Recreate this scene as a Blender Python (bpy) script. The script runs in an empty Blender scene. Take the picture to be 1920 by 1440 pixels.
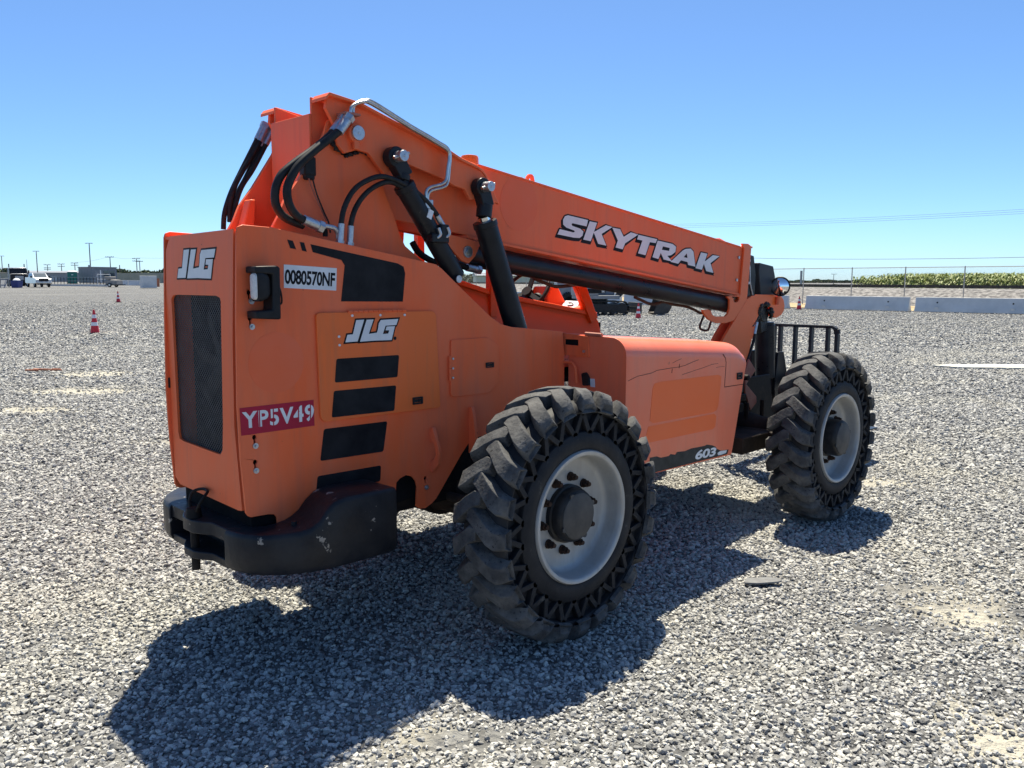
import bpy, bmesh, math, random
import numpy as np
from mathutils import Vector, Matrix
from mathutils.geometry import tessellate_polygon

random.seed(7); np.random.seed(7)
scene = bpy.context.scene
COL = scene.collection

# ------------------------------------------------------------------ camera
CAM_LOC = Vector((-2.9784, -3.6164, 1.7373))
cam_d = bpy.data.cameras.new('camera'); cam = bpy.data.objects.new('camera', cam_d); COL.objects.link(cam)
cam.matrix_world = Matrix(((0.707568, 0.086236, -0.701364, -2.978423), (-0.706644, 0.088572, -0.702004, -3.616381), (0.001583, 0.99233, 0.123609, 1.737282), (0, 0, 0, 1.0)))
cam_d.sensor_width = 36.0; cam_d.lens = 29.232
cam_d.clip_start = 0.05; cam_d.clip_end = 6000
scene.camera = cam
scene.render.resolution_x = 1024; scene.render.resolution_y = 768

# ------------------------------------------------------------------ sky and sun
SUN_TO = Vector((0.31, 0.335, 1.0)).normalized()
world = bpy.data.worlds.new('World'); scene.world = world; world.use_nodes = True
wn = world.node_tree.nodes; wl = world.node_tree.links
bg = wn['Background']
sky = wn.new('ShaderNodeTexSky'); sky.sky_type = 'NISHITA'; sky.sun_disc = False
sky.sun_elevation = math.asin(SUN_TO.z); sky.sun_rotation = math.atan2(SUN_TO.x, SUN_TO.y)
sky.altitude = 2500; sky.air_density = 0.9; sky.dust_density = 3.5; sky.ozone_density = 10.0
wb = wn.new('ShaderNodeMix'); wb.data_type = 'RGBA'; wb.blend_type = 'MULTIPLY'; wb.inputs[0].default_value = 1.0; wb.inputs[7].default_value = (0.92, 1.0, 0.97, 1)  # camera white balance
wl.new(sky.outputs[0], wb.inputs[6]); wl.new(wb.outputs[2], bg.inputs[0]); bg.inputs[1].default_value = 0.067
sun_d = bpy.data.lights.new('sun', 'SUN'); sun = bpy.data.objects.new('sun', sun_d); COL.objects.link(sun)
sun_d.energy = 3.5; sun_d.angle = math.radians(0.53); sun_d.color = (1.0, 0.93, 0.77)
sun.rotation_euler = (-SUN_TO).to_track_quat('-Z', 'Y').to_euler(); sun.location = (20, 25, 60)
scene.view_settings.view_transform = 'Standard'; scene.view_settings.look = 'None'
scene.view_settings.exposure = 1.5; scene.view_settings.gamma = 1.0
scene.view_settings.use_curve_mapping = False

# ------------------------------------------------------------------ materials
def nodes_of(m):
    m.use_nodes = True
    return m.node_tree.nodes, m.node_tree.links, m.node_tree.nodes['Principled BSDF']

def mat(name, c1, c2=None, rough=0.5, metal=0.0, scale=6.0, detail=5.0, lo=0.35, hi=0.65, bump=0.0, bscale=60.0, coat=0.0,
        c3=None, s3=20.0, t3=0.62, w3=0.04, spec=0.5, stretch=None, rvar=0.0, streak=None):
    """one- to three-tone procedural surface: c1/c2 mixed by soft noise, c3 as sparse spots or chips"""
    m = bpy.data.materials.new(name); n, l, b = nodes_of(m)
    b.inputs['Roughness'].default_value = rough; b.inputs['Metallic'].default_value = metal
    b.inputs['Specular IOR Level'].default_value = spec
    if coat: b.inputs['Coat Weight'].default_value = coat; b.inputs['Coat Roughness'].default_value = 0.15
    b.inputs['Base Color'].default_value = (*c1, 1)
    tc = n.new('ShaderNodeTexCoord'); src = tc.outputs['Object']
    if stretch:
        mp = n.new('ShaderNodeMapping'); mp.inputs['Scale'].default_value = stretch
        l.new(src, mp.inputs[0]); srcm = mp.outputs[0]
    else: srcm = src
    out = None
    if c2:
        nz = n.new('ShaderNodeTexNoise'); nz.inputs['Scale'].default_value = scale; nz.inputs['Detail'].default_value = detail
        nz.inputs['Roughness'].default_value = 0.6
        l.new(srcm, nz.inputs['Vector'])
        mr = n.new('ShaderNodeMapRange'); mr.inputs[1].default_value = lo; mr.inputs[2].default_value = hi
        l.new(nz.outputs[0], mr.inputs[0])
        mx = n.new('ShaderNodeMix'); mx.data_type = 'RGBA'
        mx.inputs[6].default_value = (*c1, 1); mx.inputs[7].default_value = (*c2, 1)
        l.new(mr.outputs[0], mx.inputs[0]); out = mx.outputs[2]
        if rvar:
            ra = n.new('ShaderNodeMapRange'); ra.inputs[3].default_value = rough - rvar; ra.inputs[4].default_value = rough + rvar
            l.new(mr.outputs[0], ra.inputs[0]); l.new(ra.outputs[0], b.inputs['Roughness'])
    if c3:
        nz3 = n.new('ShaderNodeTexNoise'); nz3.inputs['Scale'].default_value = s3; nz3.inputs['Detail'].default_value = 6
        nz3.inputs['Roughness'].default_value = 0.7
        l.new(src, nz3.inputs['Vector'])
        mr3 = n.new('ShaderNodeMapRange'); mr3.inputs[1].default_value = t3; mr3.inputs[2].default_value = t3 + w3
        l.new(nz3.outputs[0], mr3.inputs[0])
        mx3 = n.new('ShaderNodeMix'); mx3.data_type = 'RGBA'; mx3.inputs[7].default_value = (*c3, 1)
        if out: l.new(out, mx3.inputs[6])
        else: mx3.inputs[6].default_value = (*c1, 1)
        l.new(mr3.outputs[0], mx3.inputs[0]); out = mx3.outputs[2]
    if streak:  # rain-washed dirt runs and a dusty film, drawn out downwards
        ms_ = n.new('ShaderNodeMapping'); ms_.inputs['Scale'].default_value = (11, 11, .9); l.new(src, ms_.inputs[0])
        ns_ = n.new('ShaderNodeTexNoise'); ns_.inputs['Scale'].default_value = 1.6; ns_.inputs['Detail'].default_value = 7; ns_.inputs['Roughness'].default_value = .65; l.new(ms_.outputs[0], ns_.inputs['Vector'])
        rs_ = n.new('ShaderNodeMapRange'); rs_.inputs[1].default_value = .50; rs_.inputs[2].default_value = .78; rs_.inputs[4].default_value = .55; l.new(ns_.outputs[0], rs_.inputs[0])
        xs_ = n.new('ShaderNodeMix'); xs_.data_type = 'RGBA'; xs_.inputs[7].default_value = (*streak, 1)
        if out: l.new(out, xs_.inputs[6])
        else: xs_.inputs[6].default_value = (*c1, 1)
        l.new(rs_.outputs[0], xs_.inputs[0]); out = xs_.outputs[2]
    if out: l.new(out, b.inputs['Base Color'])
    if bump:
        nb = n.new('ShaderNodeTexNoise'); nb.inputs['Scale'].default_value = bscale; nb.inputs['Detail'].default_value = 6
        l.new(src, nb.inputs['Vector'])
        bp = n.new('ShaderNodeBump'); bp.inputs['Strength'].default_value = bump; bp.inputs['Distance'].default_value = 0.01
        l.new(nb.outputs[0], bp.inputs['Height']); l.new(bp.outputs[0], b.inputs['Normal'])
    return m

M = {}
M['orange'] = mat('faded_orange_paint', (0.93, 0.152, 0.046), (0.87, 0.195, 0.086), rough=0.44, scale=1.6, detail=9, lo=0.36, hi=0.72, stretch=(3.2, 3.2, 1.0),
                  c3=(0.30, 0.07, 0.035), s3=22, t3=0.69, w3=0.05, bump=0.05, bscale=9, rvar=0.07, spec=0.2, streak=(.66, .15, .08))
M['orange_pale'] = mat('chalky_orange_paint', (0.90, 0.17, 0.070), (0.86, 0.225, 0.12), rough=0.36, scale=1.4, detail=9, lo=.35, hi=.7, stretch=(2.5, 2.5, 1), c3=(0.45, 0.1, 0.05), s3=18, t3=.7, w3=.05, bump=.04, bscale=7, spec=.5, coat=.15, streak=(.7, .18, .10))
M['orange_bright'] = mat('fresh_orange_paint', (0.93, 0.152, 0.032), (0.92, 0.165, 0.045), rough=0.34, scale=3, bump=0.03, bscale=8, spec=0.35)
M['orange_door'] = mat('door_orange_paint', (0.92, 0.175, 0.036), (0.90, 0.18, 0.052), rough=0.42, scale=2.5, detail=7, lo=.3, hi=.7,
                       c3=(0.3, 0.08, 0.03), s3=34, t3=0.74, w3=.04, bump=0.03, bscale=8, spec=0.2, streak=(.62, .17, .07))
M['orange_mark'] = mat('less_faded_orange_paint', (0.88, 0.148, 0.05), (0.87, 0.165, 0.07), rough=0.42, scale=4, spec=0.3)
M['orange_cab'] = mat('cab_orange_paint', (0.92, 0.10, 0.010), (0.88, 0.105, 0.016), rough=0.38, scale=4, bump=0.03, bscale=20, spec=0.3)
M['black'] = mat('black_paint', (0.012, 0.013, 0.016), (0.022, 0.023, 0.026), rough=0.36, scale=7, rvar=0.1, c3=(0.09, 0.075, 0.06), s3=18, t3=0.70, w3=0.05, bump=0.04, bscale=25, spec=0.22)
M['cw'] = mat('counterweight_black_paint', (0.013, 0.014, 0.018), (0.03, 0.03, 0.032), rough=0.4, scale=5, rvar=0.1,
              c3=(0.30, 0.265, 0.225), s3=7.5, t3=0.635, w3=0.010, bump=0.22, bscale=30, spec=0.2)
M['decal_black'] = mat('black_vinyl', (0.010, 0.010, 0.012), (0.022, 0.022, 0.024), rough=0.5, scale=9, c3=(0.10, 0.095, 0.09), s3=22, t3=0.7, w3=0.06, spec=0.1)
M['decal_grey'] = mat('worn_grey_vinyl', (0.035, 0.035, 0.033), (0.06, 0.06, 0.055), rough=0.5, scale=12, spec=0.15)
M['white'] = mat('white_vinyl', (0.78, 0.78, 0.78), (0.68, 0.68, 0.68), rough=0.4, scale=8, c3=(0.45, 0.42, 0.38), s3=30, t3=0.72, w3=0.05, spec=0.3)
M['label_red'] = mat('crimson_label', (0.46, 0.012, 0.045), (0.40, 0.014, 0.04), rough=0.45, scale=10, spec=0.25)
M['steel'] = mat('bright_steel', (0.62, 0.62, 0.60), (0.45, 0.44, 0.42), rough=0.32, metal=1.0, scale=30)
M['zinc'] = mat('zinc_plated_steel', (0.58, 0.60, 0.62), (0.40, 0.42, 0.46), rough=0.4, metal=0.85, scale=60)
M['rod'] = mat('chrome_rod', (0.8, 0.8, 0.8), rough=0.12, metal=1.0)
M['rubber'] = mat('tyre_rubber', (0.012, 0.013, 0.016), (0.028, 0.028, 0.030), rough=0.62, scale=7, detail=9, bump=0.18, bscale=45,
                  c3=(0.075, 0.072, 0.068), s3=14, t3=0.62, w3=0.1, spec=0.2)
M['tread'] = mat('worn_tread_rubber', (0.042, 0.043, 0.046), (0.115, 0.114, 0.112), rough=0.85, scale=11, detail=9, bump=0.5, bscale=55,
                 c3=(0.02, 0.02, 0.021), s3=60, t3=0.60, w3=0.05, spec=0.25)
M['hose'] = mat('hose_rubber', (0.013, 0.013, 0.014), (0.028, 0.027, 0.026), rough=0.5, scale=25, spec=0.2)
M['hose_brown'] = mat('dusty_hose', (0.12, 0.055, 0.035), (0.08, 0.04, 0.03), rough=0.7, scale=25)
M['rim'] = mat('silver_rim_paint', (0.43, 0.43, 0.42), (0.34, 0.335, 0.32), rough=0.45, metal=0.2, scale=4, detail=8, bump=0.03, bscale=30,
               c3=(0.30, 0.26, 0.22), s3=28, t3=0.70, w3=0.06, streak=(.26, .24, .21))
M['hub'] = mat('hub_black_paint', (0.014, 0.014, 0.016), (0.03, 0.029, 0.028), rough=0.45, scale=12, bump=0.06, spec=0.2)
M['cap'] = mat('worn_hub_cap', (0.030, 0.031, 0.034), (0.065, 0.062, 0.058), rough=0.6, scale=9, bump=0.15, bscale=20)
M['rust'] = mat('rusty_steel', (0.055, 0.028, 0.018), (0.03, 0.02, 0.016), rough=0.75, scale=40, bump=0.2, spec=0.2)
M['grease'] = mat('black_grease', (0.006, 0.006, 0.006), (0.016, 0.014, 0.012), rough=0.35, scale=25, bump=0.9, bscale=70, spec=0.4)
M['mesh'] = mat('grille_wire', (0.15, 0.152, 0.158), (0.09, 0.09, 0.095), rough=0.5, metal=0.0, scale=20)
M['dark'] = mat('dark_interior', (0.008, 0.008, 0.009), (0.016, 0.016, 0.017), rough=0.7, scale=8, spec=0.05)
M['radiator'] = mat('radiator_core', (0.012, 0.012, 0.012), (0.006, 0.006, 0.006), rough=0.6, scale=3, spec=0.05)
M['plastic'] = mat('black_plastic', (0.014, 0.014, 0.015), (0.022, 0.022, 0.023), rough=0.5, scale=30, bump=0.05, spec=0.2)
M['grey_plate'] = mat('dark_grey_plate', (0.045, 0.048, 0.052), (0.035, 0.037, 0.04), rough=0.5, scale=5, spec=0.25)
M['mirror'] = mat('mirror_glass', (0.9, 0.9, 0.9), rough=0.015, metal=1.0)
M['beacon'] = mat('amber_lens', (0.9, 0.22, 0.01), rough=0.25); M['beacon'].node_tree.nodes['Principled BSDF'].inputs['Transmission Weight'].default_value = 0.35
M['lens'] = mat('frosted_lens', (0.75, 0.74, 0.70), (0.6, 0.6, 0.58), rough=0.18, scale=60, bump=0.3, bscale=120)
M['white_paint'] = mat('white_paint', (0.80, 0.80, 0.79), (0.72, 0.72, 0.70), rough=0.35, scale=3)
M['frame_dirty'] = mat('oily_frame_paint', (0.012, 0.011, 0.011), (0.05, 0.035, 0.026), rough=0.6, scale=8, lo=.45, hi=.8, bump=0.2, bscale=30, spec=0.15)
M['brown_axle'] = mat('dusty_axle', (0.05, 0.035, 0.027), (0.022, 0.018, 0.016), rough=0.7, scale=9, bump=0.3, bscale=30, spec=0.15)
M['dust_plate'] = mat('pinkish_dusty_paint', (0.42, 0.16, 0.11), (0.35, 0.1, 0.06), rough=0.6, scale=8)
M['seat'] = mat('seat_vinyl', (0.015, 0.015, 0.017), rough=0.6)

# ------------------------------------------------------------------ mesh helpers
class MB:
    def __init__(s): s.v = []; s.f = []; s.mi = []; s.cur = 0
    def add(s, vs, fs):
        o = len(s.v); s.v += [tuple(map(float, q)) for q in vs]
        for q in fs: s.f.append(tuple(i + o for i in q)); s.mi.append(s.cur)
    def box(s, c, d, rot=None):
        vs = [Vector((x * d[0] / 2, y * d[1] / 2, z * d[2] / 2)) for x in (-1, 1) for y in (-1, 1) for z in (-1, 1)]
        if rot is not None: vs = [rot @ q for q in vs]
        s.add([q + Vector(c) for q in vs], [(0, 1, 3, 2), (4, 6, 7, 5), (0, 4, 5, 1), (2, 3, 7, 6), (0, 2, 6, 4), (1, 5, 7, 3)])
    def bar(s, a, b, w, h, up=(0, 0, 1)):
        a = Vector(a); b = Vector(b); d = (b - a).normalized(); up = Vector(up)
        if abs(d.dot(up)) > 0.98: up = Vector((1, 0, 0))
        x = d.cross(up).normalized(); y = x.cross(d)
        vs = [p + x * i * w / 2 + y * j * h / 2 for p in (a, b) for i, j in ((-1, -1), (1, -1), (1, 1), (-1, 1))]
        s.add(vs, [(3, 2, 1, 0), (4, 5, 6, 7), (0, 1, 5, 4), (1, 2, 6, 5), (2, 3, 7, 6), (3, 0, 4, 7)])
    def prism(s, loops, lo, hi, axis='Y'):
        """polygon (outer loop, then hole loops) in the plane normal to axis, extruded lo..hi"""
        if not isinstance(loops[0][0], (tuple, list)): loops = [loops]
        def P(q, t):
            if axis == 'Y': return (q[0], t, q[1])
            if axis == 'X': return (t, q[0], q[1])
            return (q[0], q[1], t)
        if len(loops) > 1:  # cut long edges so that the fill round holes stays well shaped
            cut = []
            for lp in loops:
                out = []
                for i in range(len(lp)):
                    a, b = Vector(lp[i]), Vector(lp[(i + 1) % len(lp)]); m = max(1, int((b - a).length / 0.12))
                    out += [tuple(a.lerp(b, t / m)) for t in range(m)]
                cut.append(out)
            loops = cut
        flat = [q for lp in loops for q in lp]; n = len(flat)
        vs = [P(q, lo) for q in flat] + [P(q, hi) for q in flat]
        ar = sum(loops[0][i][0] * loops[0][(i + 1) % len(loops[0])][1] - loops[0][(i + 1) % len(loops[0])][0] * loops[0][i][1] for i in range(len(loops[0])))
        if len(loops) == 1: tris = [tuple(range(n))] if ar > 0 else [tuple(range(n))[::-1]]
        else:
            tris = []
            for t in tessellate_polygon([[Vector((q[0], q[1], 0)) for q in lp] for lp in loops]):
                a, b, c = (flat[i] for i in t)
                k = (b[0] - a[0]) * (c[1] - a[1]) - (c[0] - a[0]) * (b[1] - a[1])
                tris.append(tuple(t) if k > 0 else tuple(t)[::-1])
        inv = (axis == 'Y')
        fs = []
        for t in tris:
            fs.append(t if inv else t[::-1]); fs.append(tuple(i + n for i in (t[::-1] if inv else t)))
        o = 0
        for k, lp in enumerate(loops):
            m = len(lp); a2 = sum(lp[i][0] * lp[(i + 1) % m][1] - lp[(i + 1) % m][0] * lp[i][1] for i in range(m))
            ccw = (a2 > 0) == (k == 0)
            for i in range(m):
                j = (i + 1) % m; q = (o + i, o + j, o + j + n, o + i + n)
                fs.append(q if ccw != inv else q[::-1])
            o += m
        s.add(vs, fs)
    def cyl(s, a, b, r, n=24, r2=None, cap=True):
        a = Vector(a); b = Vector(b); d = (b - a).normalized(); r2 = r if r2 is None else r2
        up = Vector((0, 0, 1)) if abs(d.z) < 0.9 else Vector((1, 0, 0))
        x = d.cross(up).normalized(); y = d.cross(x)
        A = [a + x * r * math.cos(t) + y * r * math.sin(t) for t in (2 * math.pi * i / n for i in range(n))]
        B = [b + x * r2 * math.cos(t) + y * r2 * math.sin(t) for t in (2 * math.pi * i / n for i in range(n))]
        fs = [(i, (i + 1) % n, n + (i + 1) % n, n + i) for i in range(n)]
        if cap: fs += [tuple(range(n))[::-1], tuple(range(n, 2 * n))]
        s.add(A + B, fs)
    def tube(s, pts, r, n=12, sub=6, smooth=True):
        P = [Vector(p) for p in pts]
        if smooth and len(P) > 2:
            Q = []
            for i in range(len(P) - 1):
                p0 = P[max(i - 1, 0)]; p1 = P[i]; p2 = P[i + 1]; p3 = P[min(i + 2, len(P) - 1)]
                for k in range(sub):
                    t = k / sub
                    Q.append(0.5 * ((2 * p1) + (p2 - p0) * t + (2 * p0 - 5 * p1 + 4 * p2 - p3) * t * t + (-p0 + 3 * p1 - 3 * p2 + p3) * t ** 3))
            Q.append(P[-1]); P = Q
        up = None; rings = []
        for i, p in enumerate(P):
            d = (P[min(i + 1, len(P) - 1)] - P[max(i - 1, 0)]).normalized()
            if up is None: up = Vector((0, 0, 1)) if abs(d.z) < 0.9 else Vector((1, 0, 0))
            x = d.cross(up).normalized(); y = x.cross(d).normalized(); up = y
            rings.append([p + x * r * math.cos(t) + y * r * math.sin(t) for t in (2 * math.pi * k / n for k in range(n))])
        vs = [q for rg in rings for q in rg]; fs = []
        for i in range(len(rings) - 1):
            for k in range(n): fs.append((i * n + k, i * n + (k + 1) % n, (i + 1) * n + (k + 1) % n, (i + 1) * n + k))
        fs += [tuple(range(n))[::-1], tuple(range(len(vs) - n, len(vs)))]
        s.add(vs, fs)
    def lathe(s, prof, c, n=48, closed=False):
        """prof: (radius, y) pairs revolved round the Y axis through c"""
        vs = []; m = len(prof)
        for i in range(n):
            t = 2 * math.pi * i / n
            for r, y in prof: vs.append((c[0] + r * math.cos(t), c[1] + y, c[2] + r * math.sin(t)))
        fs = []
        for i in range(n):
            j = (i + 1) % n
            for k in range(m if closed else m - 1):
                k2 = (k + 1) % m
                fs.append((i * m + k, j * m + k, j * m + k2, i * m + k2))
        s.add(vs, fs)
    def loft(s, secs, cap=True):
        n = len(secs[0]); vs = [q for sc in secs for q in sc]; fs = []
        for i in range(len(secs) - 1):
            for k in range(n): fs.append((i * n + k, i * n + (k + 1) % n, (i + 1) * n + (k + 1) % n, (i + 1) * n + k))
        if cap: fs += [tuple(range(n))[::-1], tuple(range(len(vs) - n, len(vs)))]
        s.add(vs, fs)
    def mesh(s, name, smooth=35, fix=True):
        me = bpy.data.meshes.new(name); me.from_pydata(s.v, [], s.f); me.update()
        if fix:
            bm = bmesh.new(); bm.from_mesh(me); bmesh.ops.recalc_face_normals(bm, faces=bm.faces); bm.to_mesh(me); bm.free()
        if s.mi and max(s.mi) > 0: me.polygons.foreach_set('material_index', s.mi)
        if smooth: me.shade_smooth(); me.set_sharp_from_angle(angle=math.radians(smooth))
        return me

def obj(name, mb, m, parent=None, bevel=0.0, smooth=35, seg=2, fix=True):
    me = mb.mesh(name, smooth, fix) if isinstance(mb, MB) else mb
    if len(me.materials) == 0:
        for k in (m if isinstance(m, (list, tuple)) else [m]): me.materials.append(M[k] if isinstance(k, str) else k)
    o = bpy.data.objects.new(name, me); COL.objects.link(o)
    if parent is not None: o.parent = parent
    if bevel:
        b = o.modifiers.new('bevel', 'BEVEL'); b.width = bevel; b.segments = seg; b.limit_method = 'ANGLE'; b.angle_limit = math.radians(38)
        b.harden_normals = False
    return o
def empty(name, loc=(0, 0, 0), rz=0.0, parent=None):
    o = bpy.data.objects.new(name, None); COL.objects.link(o); o.location = loc; o.rotation_euler = (0, 0, rz); o.empty_display_size = 0.2
    if parent is not None: o.parent = parent
    return o
def tag(o, label=None, cat=None, group=None, kind=None):
    for k, v in (('label', label), ('category', cat), ('group', group), ('kind', kind)):
        if v: o[k] = v
    return o
def copy_tree(o, parent=None):
    c = o.copy(); COL.objects.link(c); c.parent = parent
    for ch in list(o.children): copy_tree(ch, c)
    return c
def circle(c, r, n=20, a0=0.0): return [(c[0] + r * math.cos(a0 + 2 * math.pi * i / n), c[1] + r * math.sin(a0 + 2 * math.pi * i / n)) for i in range(n)]
def rounded(poly, r, n=4):
    """round every corner of a polygon"""
    out = []; m = len(poly)
    for i in range(m):
        p = Vector(poly[i]); a = Vector(poly[i - 1]) - p; b = Vector(poly[(i + 1) % m]) - p
        k = min(r, a.length * 0.45, b.length * 0.45)
        s0 = p + a.normalized() * k; s1 = p + b.normalized() * k
        for t in range(n + 1):
            u = t / n; q = s0 * (1 - u) ** 2 + p * 2 * u * (1 - u) + s1 * u * u
            out.append((q.x, q.y))
    return out
def offset_poly(lp, d):
    m = len(lp); ar = sum(lp[i][0] * lp[(i + 1) % m][1] - lp[(i + 1) % m][0] * lp[i][1] for i in range(m))
    if ar < 0: lp = lp[::-1]
    out = []
    for i in range(m):
        p = Vector(lp[i]); e1 = (p - Vector(lp[i - 1])).normalized(); e2 = (Vector(lp[(i + 1) % m]) - p).normalized()
        n1 = Vector((e1.y, -e1.x)); n2 = Vector((e2.y, -e2.x)); k = 1 + n1.dot(n2)
        q = p + (n1 + n2) * d / max(k, 0.45); out.append((q.x, q.y))
    return out
def text2d(body, bold=0.0, space=1.0):
    """vertices and faces of a line of lettering scaled to the unit square"""
    cu = bpy.data.curves.new('lettering', 'FONT'); cu.body = body; cu.offset = bold; cu.space_character = space; cu.resolution_u = 4
    o = bpy.data.objects.new('lettering', cu); COL.objects.link(o)
    dg = bpy.context.evaluated_depsgraph_get(); me = bpy.data.meshes.new_from_object(o.evaluated_get(dg))
    vs = [tuple(v.co[:2]) for v in me.vertices]; fs = [tuple(p.vertices) for p in me.polygons]
    bpy.data.objects.remove(o); bpy.data.curves.remove(cu); bpy.data.meshes.remove(me)
    x0 = min(v[0] for v in vs); x1 = max(v[0] for v in vs); y0 = min(v[1] for v in vs); y1 = max(v[1] for v in vs)
    return [((v[0] - x0) / (x1 - x0), (v[1] - y0) / (y1 - y0)) for v in vs], fs
def quad_map(u, v, q): # q: bottom-left, bottom-right, top-right, top-left
    a = Vector(q[0]).lerp(Vector(q[1]), u); b = Vector(q[3]).lerp(Vector(q[2]), u); return a.lerp(b, v)
def decal(name, loops, y, m, parent, th=0.0012, axis='Y'):
    mb = MB()
    for lp in loops: mb.prism(lp, y - th, y, axis)
    return obj(name, mb, m, parent, smooth=0)
def lettering(name, body, quad3, m, parent, bold=0.0, space=1.0):
    vs, fs = text2d(body, bold, space); mb = MB(); mb.add([quad_map(u, v, quad3) for u, v in vs], fs)
    return obj(name, mb, m, parent, smooth=0, fix=False)

# ================================================================== ground
FWD, RGT = (Vector(q) for q in ((0.70678, 0.70743), (0.70757, -0.70664)))
def smooth01(t): t = max(0.0, min(1.0, t)); return t * t * (3 - 2 * t)
def ground_z(x, y):
    """the yard climbs gently towards its far north-west side"""
    dx, dy = x + 2.98, y + 3.62
    dep = dx * FWD[0] + dy * FWD[1]; lat = dx * RGT[0] + dy * RGT[1]
    if dep < 4: return 0.0
    w = smooth01((-lat / dep - .17) / .25)
    return .74 * (min(dep, 160) / 120) ** 1.5 * w
def gnd(px, dz=0.0): return (px[0], px[1], ground_z(*px) + dz)

SAND = [(c_, a_, b_) for c_, (a_, b_) in zip([(2.275, 12.376), (1.276, 10.039), (0.218, 8.585), (1.721, -2.375), (1.819, -1.989), (-1.034, -1.357), (0.438, -2.855), (4.172, -0.784), (0.682, 5.159), (2.499, 1.584), (1.155, -2.099)], ((.8, .6), (1.1, .42), (.9, .34), (.48, .22), (.3, .12), (.28, .11), (.24, .10), (.6, .22), (.5, .2), (.3, .15), (.2, .08)))]
def sand_mask(x, y):
    m = 0.0
    for (cx, cy), a, b in SAND:
        u = ((x - cx) * RGT[0] + (y - cy) * RGT[1]) / a; v = ((x - cx) * FWD[0] + (y - cy) * FWD[1]) / b
        m = np.maximum(m, np.exp(-(u * u + v * v) * 1.2))
    return m

def ground_material():
    m = bpy.data.materials.new('crushed_stone_yard'); n, l, b = nodes_of(m)
    b.inputs['Roughness'].default_value = .95; b.inputs['Specular IOR Level'].default_value = .2
    geo = n.new('ShaderNodeNewGeometry'); pos = geo.outputs['Position']
    def noise(s, d=4, r=.6, vec=None):
        q = n.new('ShaderNodeTexNoise'); q.inputs['Scale'].default_value = s; q.inputs['Detail'].default_value = d; q.inputs['Roughness'].default_value = r
        l.new(vec or pos, q.inputs['Vector']); return q.outputs[0]
    def mix(f, a, c):
        q = n.new('ShaderNodeMix'); q.data_type = 'RGBA'
        if isinstance(f, (int, float)): q.inputs[0].default_value = f
        else: l.new(f, q.inputs[0])
        for i, v in ((6, a), (7, c)):
            if isinstance(v, tuple): q.inputs[i].default_value = (*v, 1)
            else: l.new(v, q.inputs[i])
        return q.outputs[2]
    def ramp(x, lo, hi):
        q = n.new('ShaderNodeMapRange'); q.inputs[1].default_value = lo; q.inputs[2].default_value = hi; l.new(x, q.inputs[0]); return q.outputs[0]
    vor = n.new('ShaderNodeTexVoronoi'); vor.inputs['Scale'].default_value = 26; l.new(pos, vor.inputs['Vector'])
    vor2 = n.new('ShaderNodeTexVoronoi'); vor2.inputs['Scale'].default_value = 9; l.new(pos, vor2.inputs['Vector'])
    stone = mix(ramp(vor.outputs['Color'], .15, .85), (.06, .061, .063), (.24, .24, .237))
    stone = mix(ramp(noise(7, 3), .40, .62), stone, mix(.5, stone, (.07, .07, .073)))
    # the larger pieces and scuffed heaps that still show at a distance
    stone = mix(ramp(vor2.outputs['Color'], .55, .95), stone, (.28, .279, .27))
    stone = mix(ramp(noise(1.1, 5), .42, .66), stone, mix(.45, stone, (.12, .121, .125)))
    # dusty worn streaks and wheel tracks
    mp = n.new('ShaderNodeMapping'); mp.inputs['Rotation'].default_value = (0, 0, .62); mp.inputs['Scale'].default_value = (.05, .42, 1); l.new(pos, mp.inputs[0])
    streak = ramp(noise(1.0, 5, .55, mp.outputs[0]), .52, .70)
    dust = mix(ramp(noise(30, 4), .35, .65), (.33, .322, .295), (.27, .265, .245))
    q = n.new('ShaderNodeMath'); q.operation = 'MULTIPLY'; l.new(streak, q.inputs[0]); q.inputs[1].default_value = .5
    col = mix(q.outputs[0], stone, dust)
    at = n.new('ShaderNodeAttribute'); at.attribute_name = 'sand'
    sn = n.new('ShaderNodeMath'); sn.operation = 'MULTIPLY_ADD'; l.new(noise(2.6, 6, .65), sn.inputs[0]); sn.inputs[1].default_value = 1.2; l.new(at.outputs['Fac'], sn.inputs[2])
    col = mix(ramp(sn.outputs[0], .75, 1.15), col, mix(ramp(noise(60, 4), .3, .7), (.53, .495, .405), (.43, .405, .34)))
    dk = n.new('ShaderNodeMix'); dk.data_type = 'RGBA'; dk.blend_type = 'MULTIPLY'; dk.inputs[0].default_value = 1; l.new(col, dk.inputs[6]); dk.inputs[7].default_value = (.97, .97, .97, 1); l.new(dk.outputs[2], b.inputs['Base Color'])
    hgt = n.new('ShaderNodeMath'); hgt.operation = 'ADD'; l.new(vor.outputs['Distance'], hgt.inputs[0]); l.new(noise(60, 4), hgt.inputs[1])
    bp = n.new('ShaderNodeBump'); bp.inputs['Strength'].default_value = .9; bp.inputs['Distance'].default_value = .03
    l.new(hgt.outputs[0], bp.inputs['Height']); l.new(bp.outputs[0], b.inputs['Normal'])
    return m
M['ground'] = ground_material()
def axis_steps(c):
    fine = np.arange(-24, 24.01, .4); o = np.array([30, 38, 48, 60, 75, 92, 110, 130, 160, 200, 280, 400, 700, 1200, 2500.])
    return c + np.concatenate([-o[::-1], fine, o])
gx = axis_steps(4.0); gy = axis_steps(4.0); nx = len(gx); ny = len(gy)
gv = [(x, y, ground_z(x, y)) for y in gy for x in gx]
gf = [(j * nx + i, j * nx + i + 1, (j + 1) * nx + i + 1, (j + 1) * nx + i) for j in range(ny - 1) for i in range(nx - 1)]
me = bpy.data.meshes.new('ground'); me.from_pydata(gv, [], gf); me.update(); me.shade_smooth()
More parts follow.
